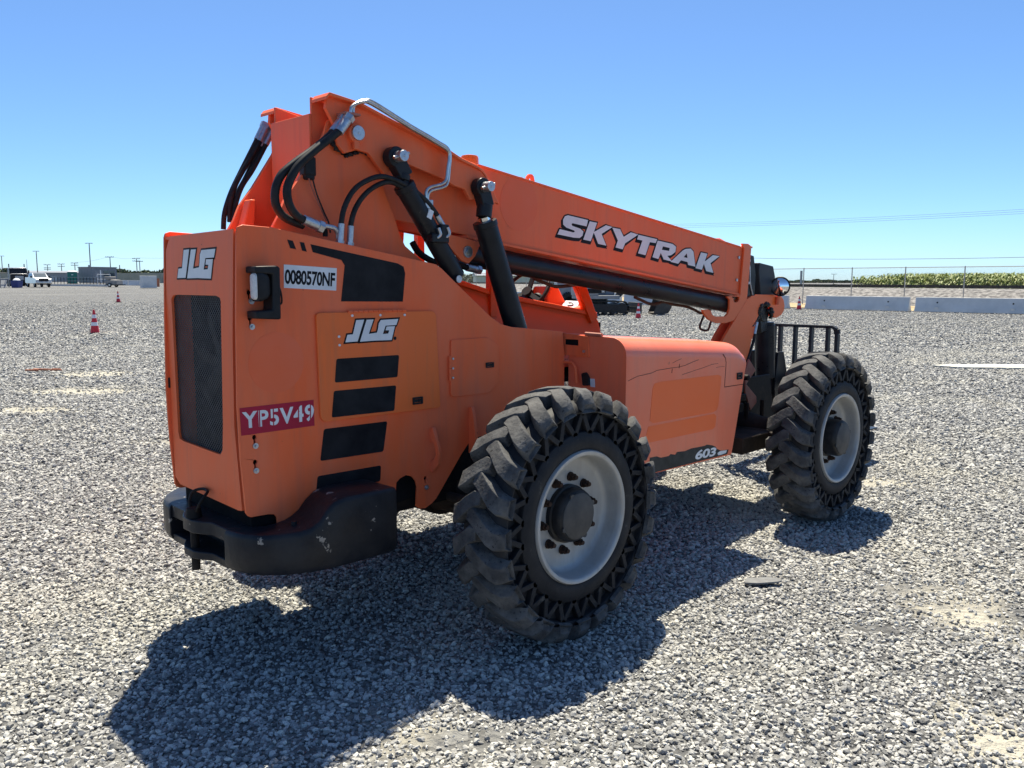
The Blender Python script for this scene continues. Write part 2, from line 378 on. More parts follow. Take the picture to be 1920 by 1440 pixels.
va = np.array(gv); at = me.attributes.new('sand', 'FLOAT', 'POINT'); at.data.foreach_set('value', sand_mask(va[:, 0], va[:, 1]).astype(np.float32))
me.materials.append(M['ground']); ground = bpy.data.objects.new('ground', me); COL.objects.link(ground); tag(ground, kind='structure')

# ------------------------------------------------------------------ loose gravel: stones set on the ground by geometry nodes
def gravel_points():
    rng = np.random.default_rng(5); P = []; S = []
    for d0, d1, dens, size in ((1.9, 5.2, 5600, .0075), (5.2, 8.5, 3900, .0090), (8.5, 14.0, 2000, .0116), (14.0, 24.0, 950, .0142), (24.0, 75.0, 300, .0205)):
        a = math.radians(39); n_ = int(dens * a * (d1 ** 2 - d0 ** 2))
        d = np.sqrt(rng.uniform(d0 ** 2, d1 ** 2, n_)); t = rng.uniform(-a, a, n_)
        dep = d * np.cos(t); lat = d * np.sin(t)
        x = -2.98 + dep * FWD[0] + lat * RGT[0]; y = -3.62 + dep * FWD[1] + lat * RGT[1]
        s = size * np.clip(np.exp(rng.normal(0, .38, n_)), .45, 1.9)
        sm = sand_mask(x, y) + rng.normal(0, .12, n_); patch = np.sin(x * 1.7 + 1.3 * np.sin(y * 1.1)) * np.sin(y * 1.9 + 1.1 * np.sin(x * .9))
        keep = (sm + rng.normal(0, .12, n_) < .45) | (rng.random(n_) < .16)
        if d1 > 45: keep &= rng.random(n_) < np.clip((75 - d) / 51, 0, 1) ** 2.2
        keep &= rng.random(n_) < np.clip(1.0 - .25 * (patch > .55), 0, 1)
        x, y, s = x[keep], y[keep], s[keep]
        z = np.array([ground_z(a_, b_) for a_, b_ in zip(x, y)]) + s * rng.uniform(-.25, .75, len(s))
        P.append(np.stack([x, y, z], 1)); S.append(s)
    return np.concatenate(P), np.concatenate(S)
gpnt, gsz = gravel_points()
me = bpy.data.meshes.new('gravel'); me.vertices.add(len(gpnt)); me.vertices.foreach_set('co', gpnt.astype(np.float32).ravel()); me.update()
at = me.attributes.new('size', 'FLOAT', 'POINT'); at.data.foreach_set('value', gsz.astype(np.float32))
gravel = bpy.data.objects.new('gravel', me); COL.objects.link(gravel); tag(gravel, 'loose grey crushed stone covering the yard', 'gravel', kind='stuff')
ms = bpy.data.materials.new('crushed_stone'); n, l, b = nodes_of(ms)
b.inputs['Roughness'].default_value = .85; b.inputs['Specular IOR Level'].default_value = .3
oi = n.new('ShaderNodeObjectInfo'); cr = n.new('ShaderNodeValToRGB'); l.new(oi.outputs['Random'], cr.inputs[0])
el = cr.color_ramp.elements; el[0].position = 0; el[0].color = (.12, .12, .118, 1); el[1].position = 1; el[1].color = (.66, .62, .53, 1)
for p_, c_ in ((.18, (.22, .218, .212, 1)), (.45, (.345, .34, .325, 1)), (.75, (.47, .46, .432, 1)), (.93, (.56, .548, .505, 1))): e_ = el.new(p_); e_.color = c_
nz = n.new('ShaderNodeTexNoise'); nz.inputs['Scale'].default_value = 2.2; nz.inputs['Detail'].default_value = 5
tc = n.new('ShaderNodeTexCoord'); l.new(tc.outputs['Object'], nz.inputs['Vector'])
mx = n.new('ShaderNodeMix'); mx.data_type = 'RGBA'; mx.blend_type = 'MULTIPLY'; mx.inputs[0].default_value = .55; l.new(cr.outputs[0], mx.inputs[6])
mr = n.new('ShaderNodeMapRange'); mr.inputs[1].default_value = .3; mr.inputs[2].default_value = .7; mr.inputs[3].default_value = .55; mr.inputs[4].default_value = 1.2; l.new(nz.outputs[0], mr.inputs[0])
l.new(mr.outputs[0], mx.inputs[7])
nd = n.new('ShaderNodeTexNoise'); nd.inputs['Scale'].default_value = .55; nd.inputs['Detail'].default_value = 6; nd.inputs['Roughness'].default_value = .62; l.new(oi.outputs['Location'], nd.inputs['Vector'])
md_ = n.new('ShaderNodeMapRange'); md_.inputs[1].default_value = .50; md_.inputs[2].default_value = .72; md_.inputs[4].default_value = .8; l.new(nd.outputs[0], md_.inputs[0])
dm = n.new('ShaderNodeMix'); dm.data_type = 'RGBA'; dm.inputs[7].default_value = (.50, .475, .405, 1); l.new(md_.outputs[0], dm.inputs[0]); l.new(mx.outputs[2], dm.inputs[6]); l.new(dm.outputs[2], b.inputs['Base Color'])
M['stone'] = ms
ng = bpy.data.node_groups.new('gravel_scatter', 'GeometryNodeTree'); ng.interface.new_socket('Geometry', in_out='INPUT', socket_type='NodeSocketGeometry'); ng.interface.new_socket('Geometry', in_out='OUTPUT', socket_type='NodeSocketGeometry')
N = ng.nodes; Lk = ng.links; gi = N.new('NodeGroupInput'); go = N.new('NodeGroupOutput')
join = N.new('GeometryNodeGeometryToInstance')
for k in range(7):
    ico = N.new('GeometryNodeMeshIcoSphere'); ico.inputs['Radius'].default_value = 1.0; ico.inputs['Subdivisions'].default_value = 1 + (k % 2)
    nzk = N.new('ShaderNodeTexNoise'); nzk.noise_dimensions = '4D'; nzk.inputs['Scale'].default_value = .95; nzk.inputs['Detail'].default_value = 2; nzk.inputs['W'].default_value = 3.7 * k + 1
    sub = N.new('ShaderNodeVectorMath'); sub.operation = 'SUBTRACT'; sub.inputs[1].default_value = (.5, .5, .5); Lk.new(nzk.outputs['Color'], sub.inputs[0])
    sca = N.new('ShaderNodeVectorMath'); sca.operation = 'SCALE'; sca.inputs['Scale'].default_value = 2.0; Lk.new(sub.outputs[0], sca.inputs[0])
    sp = N.new('GeometryNodeSetPosition'); Lk.new(ico.outputs[0], sp.inputs['Geometry']); Lk.new(sca.outputs[0], sp.inputs['Offset'])
    tr = N.new('GeometryNodeTransform'); tr.inputs['Scale'].default_value = ((1.15, .85, .62), (1.0, .95, .7), (1.3, .8, .55), (.95, .9, .8), (1.2, .75, .7), (1.05, 1.0, .5), (1.1, .7, .8))[k]
    Lk.new(sp.outputs[0], tr.inputs['Geometry']); smt = N.new('GeometryNodeSetMaterial'); smt.inputs['Material'].default_value = ms; Lk.new(tr.outputs[0], smt.inputs['Geometry']); Lk.new(smt.outputs[0], join.inputs[0])
iop = N.new('GeometryNodeInstanceOnPoints'); Lk.new(gi.outputs[0], iop.inputs['Points']); Lk.new(join.outputs[0], iop.inputs['Instance']); iop.inputs['Pick Instance'].default_value = True
rv = N.new('FunctionNodeRandomValue'); rv.data_type = 'INT'; rv.inputs['Min'].default_value = 0 if 'Min' in rv.inputs else 0
for s_ in rv.inputs:
    if s_.type == 'INT' and s_.name == 'Max': s_.default_value = 6
    if s_.type == 'INT' and s_.name == 'Min': s_.default_value = 0
Lk.new([o_ for o_ in rv.outputs if o_.type == 'INT'][0], iop.inputs['Instance Index'])
rr_ = N.new('FunctionNodeRandomValue'); rr_.data_type = 'FLOAT_VECTOR'
vin = [s_ for s_ in rr_.inputs if s_.type == 'VECTOR']; vin[0].default_value = (-.5, -.5, 0); vin[1].default_value = (.5, .5, 6.28)
Lk.new([o_ for o_ in rr_.outputs if o_.type == 'VECTOR'][0], iop.inputs['Rotation'])
na = N.new('GeometryNodeInputNamedAttribute'); na.data_type = 'FLOAT'; na.inputs[0].default_value = 'size'
Lk.new([o_ for o_ in na.outputs if o_.type == 'VALUE'][0], iop.inputs['Scale'])
Lk.new(iop.outputs[0], go.inputs[0])
gm = gravel.modifiers.new('scatter', 'NODES'); gm.node_group = ng

# ------------------------------------------------------------------ background materials
M['concrete'] = mat('barrier_concrete', (.64, .635, .615), (.54, .54, .525), rough=.9, scale=1.5, detail=8, c3=(.33, .33, .33), s3=5, t3=.66, w3=.1)
M['galv'] = mat('galvanised_steel', (.36, .37, .38), (.28, .29, .30), rough=.45, metal=.6, scale=8)
M['ballast'] = mat('track_ballast', (.075, .07, .068), (.27, .255, .24), rough=.95, scale=3.4, detail=4, lo=.40, hi=.62, c3=(.42, .38, .32), s3=.5, t3=.66, w3=.1, bump=1, bscale=4)
M['rail'] = mat('rusty_rail', (.018, .015, .013), (.035, .026, .02), rough=.8, scale=5)
M['corn'] = mat('corn_leaf', (.12, .19, .022), (.25, .27, .055), rough=.6, scale=1.2, lo=.35, hi=.65, c3=(.26, .20, .06), s3=3, t3=.62, w3=.1)
M['tassel'] = mat('corn_tassel', (.30, .23, .085), (.22, .19, .06), rough=.8, scale=3)
M['crop'] = mat('low_crop', (.085, .12, .022), (.13, .15, .04), rough=.9, scale=.4)
M['straw'] = mat('dry_straw', (.42, .33, .18), (.30, .21, .11), rough=.95, scale=5, detail=6)
M['tree'] = mat('far_foliage', (.065, .09, .042), (.11, .13, .065), rough=.9, scale=.6, detail=6, lo=.35, hi=.65)  # leaf colours lightened to put distance haze into them
M['trunk'] = mat('bark', (.06, .045, .03), rough=.9)
M['pole'] = mat('weathered_pole', (.11, .10, .09), (.15, .135, .12), rough=.9, scale=3)
M['wire'] = mat('power_wire', (.10, .10, .105), rough=.6)
M['cone_red'] = mat('cone_orange_red', (.62, .018, .030), (.55, .02, .03), rough=.5, scale=9)
M['cone_white'] = mat('reflective_band', (.72, .72, .74), rough=.4)
M['wall_grey'] = mat('grey_cladding', (.27, .285, .30), (.23, .245, .26), rough=.6, scale=.6, stretch=(6, 6, .2))
M['wall_pale'] = mat('pale_cladding', (.50, .51, .50), (.43, .44, .44), rough=.6, scale=.4, stretch=(5, 5, .1))
M['tan'] = mat('tan_screen', (.36, .35, .27), (.29, .29, .23), rough=.9, scale=.8)
M['teal'] = mat('green_plastic', (.006, .16, .125), (.005, .13, .10), rough=.45, scale=3)
M['blue'] = mat('blue_plastic', (.018, .035, .19), (.02, .03, .14), rough=.5, scale=3)
M['glass'] = mat('window_glass', (.05, .07, .085), rough=.05, spec=.8)
M['car_white'] = mat('white_car_paint', (.78, .78, .77), (.7, .7, .69), rough=.25, scale=2, coat=.6)
M['yellow'] = mat('plant_yellow', (.42, .25, .03), (.36, .21, .03), rough=.5, scale=3)
M['machine_grey'] = mat('machine_grey', (.24, .25, .27), (.18, .19, .20), rough=.5, scale=3)
M['tarp'] = mat('grey_tarp', (.30, .29, .27), (.22, .21, .20), rough=.9, scale=2)
M['steel_dull'] = mat('dull_bucket_steel', (.085, .075, .065), (.05, .042, .036), rough=.7, scale=4, metal=.2)
M['pallet'] = mat('sun_bleached_board', (.40, .15, .08), (.3, .12, .07), rough=.9, scale=8)

# ------------------------------------------------------------------ railway bank, rails, fields
FL = [Vector(q) for q in ((43.412, -6.134), (51.491, 2.191), (53.807, 23.905), (71.423, 77.541), (95.294, 145.566))]   # the fence line
def along(off):
    """the fence line moved sideways, away from the yard"""
    out = []
    for i, p in enumerate(FL):
        d = (FL[min(i + 1, len(FL) - 1)] - FL[max(i - 1, 0)]).normalized(); out.append(p + Vector((d.y, -d.x)) * off)
    return out
probe = along(1.0)[2] - FL[2]; SG = 1 if probe.dot(FWD) > 0 else -1
rows = [(1.5, .02), (2.4, .10), (6.2, 1.10), (7.0, 1.20), (11.5, 1.20), (15, .05)]
vs = []
for off, z in rows: vs += [(p.x, p.y, z + ground_z(p.x, p.y)) for p in along(SG * off)]
k = len(FL); fs = [(j * k + i, j * k + i + 1, (j + 1) * k + i + 1, (j + 1) * k + i) for j in range(len(rows) - 1) for i in range(k - 1)]
bank = MB(); bank.add(vs, fs); o = obj('railway_bank', bank, 'ballast', smooth=0); tag(o, kind='structure')
for nm, off in (('nearer', 8.2), ('farther', 9.65)):
    pts = along(SG * off); mb = MB()
    for a, b in zip(pts[:-1], pts[1:]): mb.bar((a.x, a.y, 1.36), (b.x, b.y, 1.36), .09, .20)
    o = obj('railway_rail', mb, 'rail', smooth=0); tag(o, 'dark rusty steel rail on the stone bank, the %s of the two' % nm, 'rail', 'rails of the railway track')
straw = MB(); pts0 = along(SG * .1); pts1 = along(SG * 1.9); k = len(FL)
vs = [(p.x, p.y, .045) for p in along(SG * -5.5)] + [(p.x, p.y, .10) for p in pts1]
straw.add(vs, [(i, i + 1, k + i + 1, k + i) for i in range(k - 1)]); o = obj('straw_verge', straw, 'straw', smooth=0); tag(o, kind='structure')
fld = along(SG * 17); vs = [(p.x, p.y, .05) for p in fld] + [(p.x + FWD.x * 1800, p.y + FWD.y * 1800, .05) for p in fld]
mb = MB(); mb.add(vs, [(i, i + 1, k + i + 1, k + i) for i in range(k - 1)]); o = obj('field', mb, 'crop', smooth=0); tag(o, kind='structure')
# low crop beyond the bank
rng = random.Random(11); mb = MB(); d0 = (FL[3] - FL[2]); 
for i in range(7000):
    t = rng.uniform(.1, 1.9); off = 20 + 190 * rng.random() ** 1.7; p = FL[2] + d0 * t; dn = d0.normalized(); q = p + Vector((dn.y, -dn.x)) * SG * off
    h = rng.uniform(.6, 1.05); w = rng.uniform(.5, 1.2); a = rng.uniform(0, 3.14); c_, s_ = math.cos(a) * w, math.sin(a) * w
    mb.add([(q.x - c_, q.y - s_, .05), (q.x + c_, q.y + s_, .05), (q.x + c_ * .6, q.y + s_ * .6, h), (q.x - c_ * .5, q.y - s_ * .5, h * .9)], [(0, 1, 2, 3)])
o = obj('low_crop', mb, 'crop', smooth=0, fix=False); tag(o, 'low green crop in the flat field beyond the railway', 'crop', kind='stuff')
# corn
cornA = Vector((88.518, 35.030)); cdir = (Vector((80.016, 3.949)) - cornA).normalized(); cnrm = Vector((cdir.y, -cdir.x)); cnrm = cnrm if cnrm.dot(FWD) > 0 else -cnrm
mb = MB()
for r_ in range(13):
    s_ = rng.uniform(0, .2) + (12 - r_) * .0
    while s_ < 44:
        s_ += rng.uniform(.16, .27); edge = min(1, .45 + s_ / 7.0); p = cornA + cdir * s_ + cnrm * (r_ * .78 + rng.uniform(-.1, .1)); H = rng.uniform(2.05, 2.55) * (.75 + .25 * edge) * (1 if rng.random() > .03 else .7)
        mb.cur = 0; a = rng.uniform(0, 6.28)
        for lf in range(9):
            z0 = H * (.12 + .10 * lf); aa = a + lf * 2.6 + rng.uniform(-.4, .4); L = rng.uniform(.35, .62); ca, sa = math.cos(aa), math.sin(aa); w = .085
            q0 = Vector((p.x, p.y, z0)); q1 = q0 + Vector((ca * L * .55, sa * L * .55, .22)); q2 = q0 + Vector((ca * L, sa * L, rng.uniform(-.15, .12))); nn = Vector((-sa * w, ca * w, 0))
            mb.add([q0 - nn * .6, q0 + nn * .6, q1 + nn, q1 - nn, q2], [(0, 1, 2, 3), (3, 2, 4)])
        mb.add([(p.x - .015, p.y, 0), (p.x + .015, p.y, 0), (p.x + .01, p.y, H), (p.x - .01, p.y, H)], [(0, 1, 2, 3)])
        mb.cur = 1
        for tt in range(3):
            aa = rng.uniform(0, 6.28); mb.add([(p.x - .012, p.y, H - .05), (p.x + .012, p.y, H - .05), (p.x + .14 * math.cos(aa), p.y + .14 * math.sin(aa), H + rng.uniform(.1, .26))], [(0, 1, 2)])
o = obj('corn_field', mb, ['corn', 'tassel'], smooth=0, fix=False); tag(o, 'tall green corn field with tan tassels beyond the railway', 'corn field', kind='stuff')

# ------------------------------------------------------------------ chain link fence
FENCE_H = 2.62
fence = tag(empty('chain_link_fence', (FL[2].x, FL[2].y, 0)), 'tall galvanised chain link fence running along the railway bank', 'fence')
def fpart(name, mb, m): 
    o = obj(name, mb, m, fence, smooth=0, fix=False); o.location = -Vector((FL[2].x, FL[2].y, 0)); return o
for i in range(len(FL) - 1):
    a, b = FL[i], FL[i + 1]; L = (b - a).length; d = (b - a) / L
    npost = max(1, round(L / 3.6)) if i < 3 else 12
    for j in range(npost):
        p = a + d * L * j / npost; mb = MB(); mb.cyl((p.x, p.y, 0), (p.x, p.y, FENCE_H), .036, 8); mb.cyl((p.x, p.y, FENCE_H), (p.x, p.y, FENCE_H + .05), .042, 8, .01); fpart('fence_post', mb, 'galv')
    mb = MB(); mb.cyl((a.x, a.y, FENCE_H - .02), (b.x, b.y, FENCE_H - .02), .024, 6); fpart('top_rail', mb, 'galv')
    mb = MB(); step = .09 if i < 3 else .2; wd = .0016 if i < 3 else .003; hh = FENCE_H - .12; n_ = int((L + hh) / step)
    for q in range(n_):
        for sg in (1, -1):
            s0 = q * step - hh; s1 = s0 + hh; zA, zB = .08, .08 + hh
            if s0 < 0: zA -= s0; s0 = 0
            if s1 > L: zB -= s1 - L; s1 = L
            if s1 <= s0: continue
            if sg < 0: s0, s1 = L - s0, L - s1
            pa = a + d * s0; pb = a + d * s1; nv = Vector((d.y, -d.x)) * wd
            mb.add([(pa.x, pa.y, zA - wd), (pa.x, pa.y, zA + wd), (pb.x, pb.y, zB + wd), (pb.x, pb.y, zB - wd)], [(0, 1, 2, 3)])
            mb.add([(pa.x - nv.x, pa.y - nv.y, zA), (pa.x + nv.x, pa.y + nv.y, zA), (pb.x + nv.x, pb.y + nv.y, zB), (pb.x - nv.x, pb.y - nv.y, zB)], [(0, 1, 2, 3)])
    tag(fpart('chain_link_mesh', mb, 'galv'), kind='stuff')

# ------------------------------------------------------------------ concrete barriers
def barrier_mesh(L=6.0):
    prof = [(-.30, 0), (-.30, .075), (-.16, .30), (-.085, .80), (-.075, .81), (.075, .81), (.085, .80), (.16, .30), (.30, .075), (.30, 0)]
    mb = MB(); mb.loft([[(x, y, z) for y, z in prof] for x in (-L / 2, L / 2)]); return mb
bA = Vector((47.062, 8.311)); bB = Vector((46.325, 20.070)); bC = Vector((44.948, 48.864))
spots = []
d1 = (bA - bB).normalized(); p = bB + d1 * 3.05
for j in range(3): spots.append((p + d1 * 6.32 * j, d1))
d2 = (bC - bB).normalized(); p = bB - d1 * .0 + d2 * (1.05 + 3.05)
for j in range(4): spots.append((p + d2 * 6.35 * j, d2))
names = ['between the red cone and the next barrier gap', 'right of the first full barrier', 'rightmost of the row, running out of view', 'just left of the red cone, half hidden by the boom', 'behind the excavator bucket', 'behind the yellow wheel loader', 'seen through the cab behind the steering wheel']
proto = None
for (p, d), nm in zip(spots, names):
    if proto is None:
        root = empty('concrete_barrier'); body = obj('barrier_body', barrier_mesh(), 'concrete', root, bevel=.01)
        for x in (-1.85, 1.85):
            for sg in (-1, 1):
                mb = MB(); mb.cyl((x, sg * .118, .52), (x, sg * .137, .52), .045, 12); obj('lifting_hole', mb, 'dark', root)
                mb = MB(); mb.box((x, sg * .24, .20), (.20, .05, .16)); obj('drain_lug', mb, 'concrete', root)
        proto = root
    else: root = copy_tree(proto)
    root.location = (p.x, p.y, .03); root.rotation_euler = (0, 0, math.atan2(d.y, d.x))
    tag(root, 'long pale concrete road barrier ' + nm, 'barrier', 'concrete barriers along the fence')

# ================================================================== the telehandler
TH = tag(empty('telehandler'), 'large orange telehandler with black counterweight and long boom parked on the gravel', 'telehandler')
YP = -0.365

# ---- frame side panels
def keyhole(c, s=0.0105):
    x, z = c
    return [(x + s * math.cos(t), z + s * math.sin(t)) for t in np.linspace(-1.1, math.pi + 1.1, 14)] + [(x - s * 0.42, z - s * 2.6), (x + s * 0.42, z - s * 2.6)]
PANEL = ([(-1.331, 1.935), (-1.324, 1.955), (-1.302, 1.964)] + [(-1.169, 1.959), (-0.463, 1.848)] + [(-0.269, 1.817), (-0.235, 1.798)]
         + [(-0.093, 1.691), (0.107, 1.544), (0.187, 1.5), (0.269, 1.482), (0.552, 1.454), (0.691, 1.439), (0.71, 1.309)])
PANEL += [(PANEL[-1][0], .90), (-0.03, .90)]
ARCH = [(-0.111, 0.817), (-0.282, 0.614), (-0.312, 0.594), (-0.356, 0.577), (-0.394, 0.582), (-0.416, 0.599), (-0.408, 0.697), (-0.417, 0.729), (-0.441, 0.758), (-0.477, 0.77), (-0.513, 0.76), (-0.537, 0.742)]
PANEL += ARCH + [(ARCH[-1][0] - 0.01, 0.62)]
REAR = [(-1.191, 0.672), (-1.192, 0.699), (-1.203, 0.715), (-1.232, 0.721), (-1.312, 0.724), (-1.326, 0.731), (-1.337, 0.748)]
PANEL += [(REAR[0][0], 0.62)] + REAR + [(-1.352, 0.988), (-1.355, 1.098), (-1.357, 1.216), (-1.347, 1.573)]
KEYS = [keyhole(q) for q in [(-1.285, 1.686), (-1.284, 1.578)] + [(-1.284, 1.07), (-1.285, 0.962)] + [(-0.353, 0.734)]]
mb = MB(); mb.prism([PANEL] + KEYS, YP, YP + 0.012)
panel = obj('frame_panel', mb, 'orange', TH, bevel=0.0025)
mb = MB(); mb.prism([PANEL], -YP - 0.012, -YP)
obj('frame_panel', mb, 'orange', TH, bevel=0.0025)
for q in [(-1.277, 1.649), (-1.279, 1.542)] + [(-1.283, 1.033), (-1.284, 0.925)] + [(-0.35, 0.686)]:
    mb = MB(); mb.cyl((q[0], YP - 0.001, q[1]), (q[0], YP - 0.006, q[1]), 0.0125, 18); mb.cyl((q[0], YP - 0.005, q[1]), (q[0], YP - 0.016, q[1]), 0.006, 6)
    obj('bolt', mb, 'zinc', panel)
# faded round mark and black stripes
decal('faded_round_mark', [circle([(-1.169, 1.383)][0], 0.132, 48)], YP - 0.0004, 'orange_mark', panel, th=0.0006)
ST = [[(-0.986, 1.894), (-0.512, 1.818), (-0.476, 1.803), (-0.466, 1.771), (-0.483, 1.634), (-0.835, 1.641), (-0.811, 1.804), (-0.828, 1.828), (-0.976, 1.86)],
      [(-1.1, 1.91), (-1.073, 1.906), (-1.058, 1.87), (-1.086, 1.874)], [(-1.039, 1.902), (-1.018, 1.9), (-1.006, 1.861), (-1.029, 1.865)],
      rounded([(-0.943, 1.063), (-0.588, 1.057), (-0.614, 0.911), (-0.967, 0.918)], 0.012), rounded([(-0.983, 0.85), (-0.63, 0.845), (-0.636, 0.767), (-0.993, 0.77)], 0.012)]
for s in ST: decal('black_stripe', [s], YP - 0.0005, 'decal_black', panel)
# white number label and red stencilled label
q = [(-1.123, 1.704), (-0.86, 1.69), (-0.854, 1.791), (-1.12, 1.804)]
lb = decal('number_label', [q], YP - 0.0005, 'white', panel)
q3 = [Vector((a, YP - 0.0024, b)) for a, b in [(-1.119, 1.72), (-0.868, 1.707), (-0.863, 1.77), (-1.116, 1.784)]]
lettering('number_lettering', '0080570NF', q3, 'decal_black', panel, bold=0.03, space=0.95)
q = [(-1.345, 1.085), (-0.992, 1.085), (-0.993, 1.203), (-1.348, 1.203)]
decal('stencil_label', [q], YP - 0.0005, 'label_red', panel)
q3 = [Vector((a, YP - 0.0024, b)) for a, b in [(-1.337, 1.112), (-0.994, 1.108), (-0.993, 1.184), (-1.339, 1.185)]]
lettering('stencil_lettering', 'YP5V49', q3, 'white', panel, bold=0.028, space=1.12)
for u in (0.075, 0.225, 0.415, 0.585, 0.77, 0.945): # the gaps that the stencil's bridges leave
    a0 = quad_map(u - 0.007, 0.0, q3); a1 = quad_map(u + 0.007, 0.0, q3); b1 = quad_map(u + 0.011, 1.0, q3); b0 = quad_map(u - 0.003, 1.0, q3)
    lo, hi = ((0.0, 0.42) if u in (0.075,) else (0.0, 1.0))
    mb = MB(); pts = [a0, a1, a1.lerp(b1, hi), a0.lerp(b0, hi)]; mb.prism([(p.x, p.z) for p in pts], YP - 0.0034, YP - 0.0026)
    if u in (0.225, 0.415, 0.77, 0.945): obj('stencil_gap', mb, 'label_red', panel, smooth=0)

# ---- big access door
YD = -0.379
q = [(-0.975, 1.585), (-0.958, 1.593), (-0.304, 1.585), (-0.283, 1.568), (-0.261, 1.099), (-0.272, 1.092), (-0.946, 1.098), (-0.965, 1.12)]
mb = MB(); mb.prism(rounded(q, 0.012, 3), YD, YP - 0.001)
door = obj('access_door', mb, 'orange_door', TH, bevel=0.002)
for s in ([(-0.876, 1.381), (-0.521, 1.377), (-0.533, 1.27), (-0.888, 1.273)], [(-0.894, 1.235), (-0.542, 1.23), (-0.555, 1.107), (-0.909, 1.114)]):
    decal('black_stripe', [rounded(s, 0.01)], YD - 0.0005, 'decal_black', door)
JLG = [[(-0.765, 1.554), (-0.721, 1.555), (-0.76, 1.455), (-0.827, 1.454), (-0.815, 1.488), (-0.785, 1.489)],
       [(-0.707, 1.554), (-0.668, 1.554), (-0.697, 1.487), (-0.65, 1.491), (-0.662, 1.454), (-0.747, 1.453)],
       [(-0.626, 1.55), (-0.523, 1.552), (-0.536, 1.523), (-0.599, 1.522), (-0.616, 1.483), (-0.584, 1.484), (-0.578, 1.499), (-0.6, 1.5), (-0.593, 1.518), (-0.544, 1.518), (-0.565, 1.452), (-0.664, 1.454), (-0.644, 1.506), (-0.638, 1.535)]]
def logo(parent, place, axis, lev, sgn):
    blk = [offset_poly([place(p) for p in lp], 0.0075) for lp in JLG]; wht = [[place(p) for p in lp] for lp in JLG]
    mb = MB()
    for k, lp in enumerate(blk): mb.prism(lp, lev - 0.0010 - 0.0001 * k, lev - 0.0004, axis)
    obj('logo_outline', mb, 'decal_black', parent, smooth=0)
    mb = MB()
    for k, lp in enumerate(wht): mb.prism(lp, lev - 0.0022 - 0.0001 * k, lev - 0.0016, axis)
    obj('logo_letters', mb, 'white', parent, smooth=0)
logo(door, lambda p: p, 'Y', YD, 1)
rc = [(-0.544, 1.459)][0]
decal('registered_mark', [circle(rc, 0.0085, 16)], YD - 0.0005, 'decal_black', door)
for q in [(-0.861, 1.482), (-0.859, 1.443), (-0.787, 1.575), (-0.629, 1.573), (-0.485, 1.57)]:
    mb = MB(); mb.cyl((q[0], YD, q[1]), (q[0], YD - 0.005, q[1]), 0.0058, 12); obj('rivet', mb, 'white', door)
a, b = [(-0.808, 1.594), (-0.474, 1.592)]
mb = MB(); n = 12
for i in range(n):
    x0 = a[0] + (b[0] - a[0]) * (i + 0.06) / n; x1 = a[0] + (b[0] - a[0]) * (i + 0.94) / n; z = a[1] + (b[1] - a[1]) * (i + 0.5) / n
    mb.cyl((x0, YD, z), (x1, YD, z), 0.0062, 10)
obj('hinge', mb, 'orange', door)
def latch(c, w, h, y, parent, m='plastic'):
    mb = MB(); mb.prism([rounded([(c[0] - w / 2, c[1] - h / 2), (c[0] + w / 2, c[1] - h / 2), (c[0] + w / 2, c[1] + h / 2), (c[0] - w / 2, c[1] + h / 2)], 0.004),
                         [(c[0] - w * .36, c[1] - h * .28), (c[0] + w * .36, c[1] - h * .28), (c[0] + w * .36, c[1] + h * .28), (c[0] - w * .36, c[1] + h * .28)]], y - 0.007, y - 0.0006)
    mb.box((c[0] - w * .05, y - 0.002, c[1]), (w * .6, 0.003, h * .4)); mb.cyl((c[0] + w * .22, y, c[1]), (c[0] + w * .22, y - 0.007, c[1]), h * .22, 12)
    return obj('latch', mb, m, parent)
latch([(-0.411, 1.142)][0], 0.062, 0.036, YD, door)
# ---- small access door
q = [(-0.181, 1.433), (0.078, 1.434), (0.159, 1.386), (0.159, 1.189), (0.089, 1.133), (-0.169, 1.135), (-0.187, 1.148)]
mb = MB(); mb.prism(rounded(q, 0.01, 3), -0.375, YP - 0.001)
door2 = obj('access_door', mb, 'orange', TH, bevel=0.002)
latch([(0.088, 1.285)][0], 0.056, 0.028, -0.375, door2)
h0, h1 = [(-0.192, 1.352), (-0.195, 1.221)]
mb = MB()
for i in range(4):
    z0 = h0[1] + (h1[1] - h0[1]) * (i + .05) / 4; z1 = h0[1] + (h1[1] - h0[1]) * (i + .95) / 4; mb.cyl((h0[0], -0.376, z0), (h0[0], -0.376, z1), 0.007, 10)
obj('hinge', mb, 'orange', door2)
for q in [(-0.173, 1.336), (-0.174, 1.286), (-0.174, 1.237)]:
    mb = MB(); mb.cyl((q[0], -.375, q[1]), (q[0], -.380, q[1]), 0.006, 12); obj('rivet', mb, 'zinc', door2)
# ---- lifting hooks welded on the panel
for pts in ([(-0.32, 0.991), (-0.29, 0.995), (-0.217, 0.894), (-0.21, 0.862), (-0.221, 0.808), (-0.297, 0.759), (-0.322, 0.768), (-0.321, 0.818), (-0.28, 0.829), (-0.25, 0.858), (-0.26, 0.89), (-0.288, 0.919), (-0.32, 0.928)],
            [(-0.056, 1.069), (-0.02, 1.073), (0.004, 1.031), (0.035, 0.907), (0.035, 0.811), (-0.058, 0.825)]):
    cx = min(p[0] for p in pts); w = max(p[0] for p in pts) - cx
    # plate stands out from the panel: read its depth along Y from the traced width
    prof = [(YP - (p[0] - cx) * 0.62, p[1] - (p[0] - cx) * 0.0) for p in pts]
    mb = MB(); mb.prism(prof, cx, cx + 0.02, 'X'); obj('lifting_hook', mb, 'orange', TH, bevel=0.002)

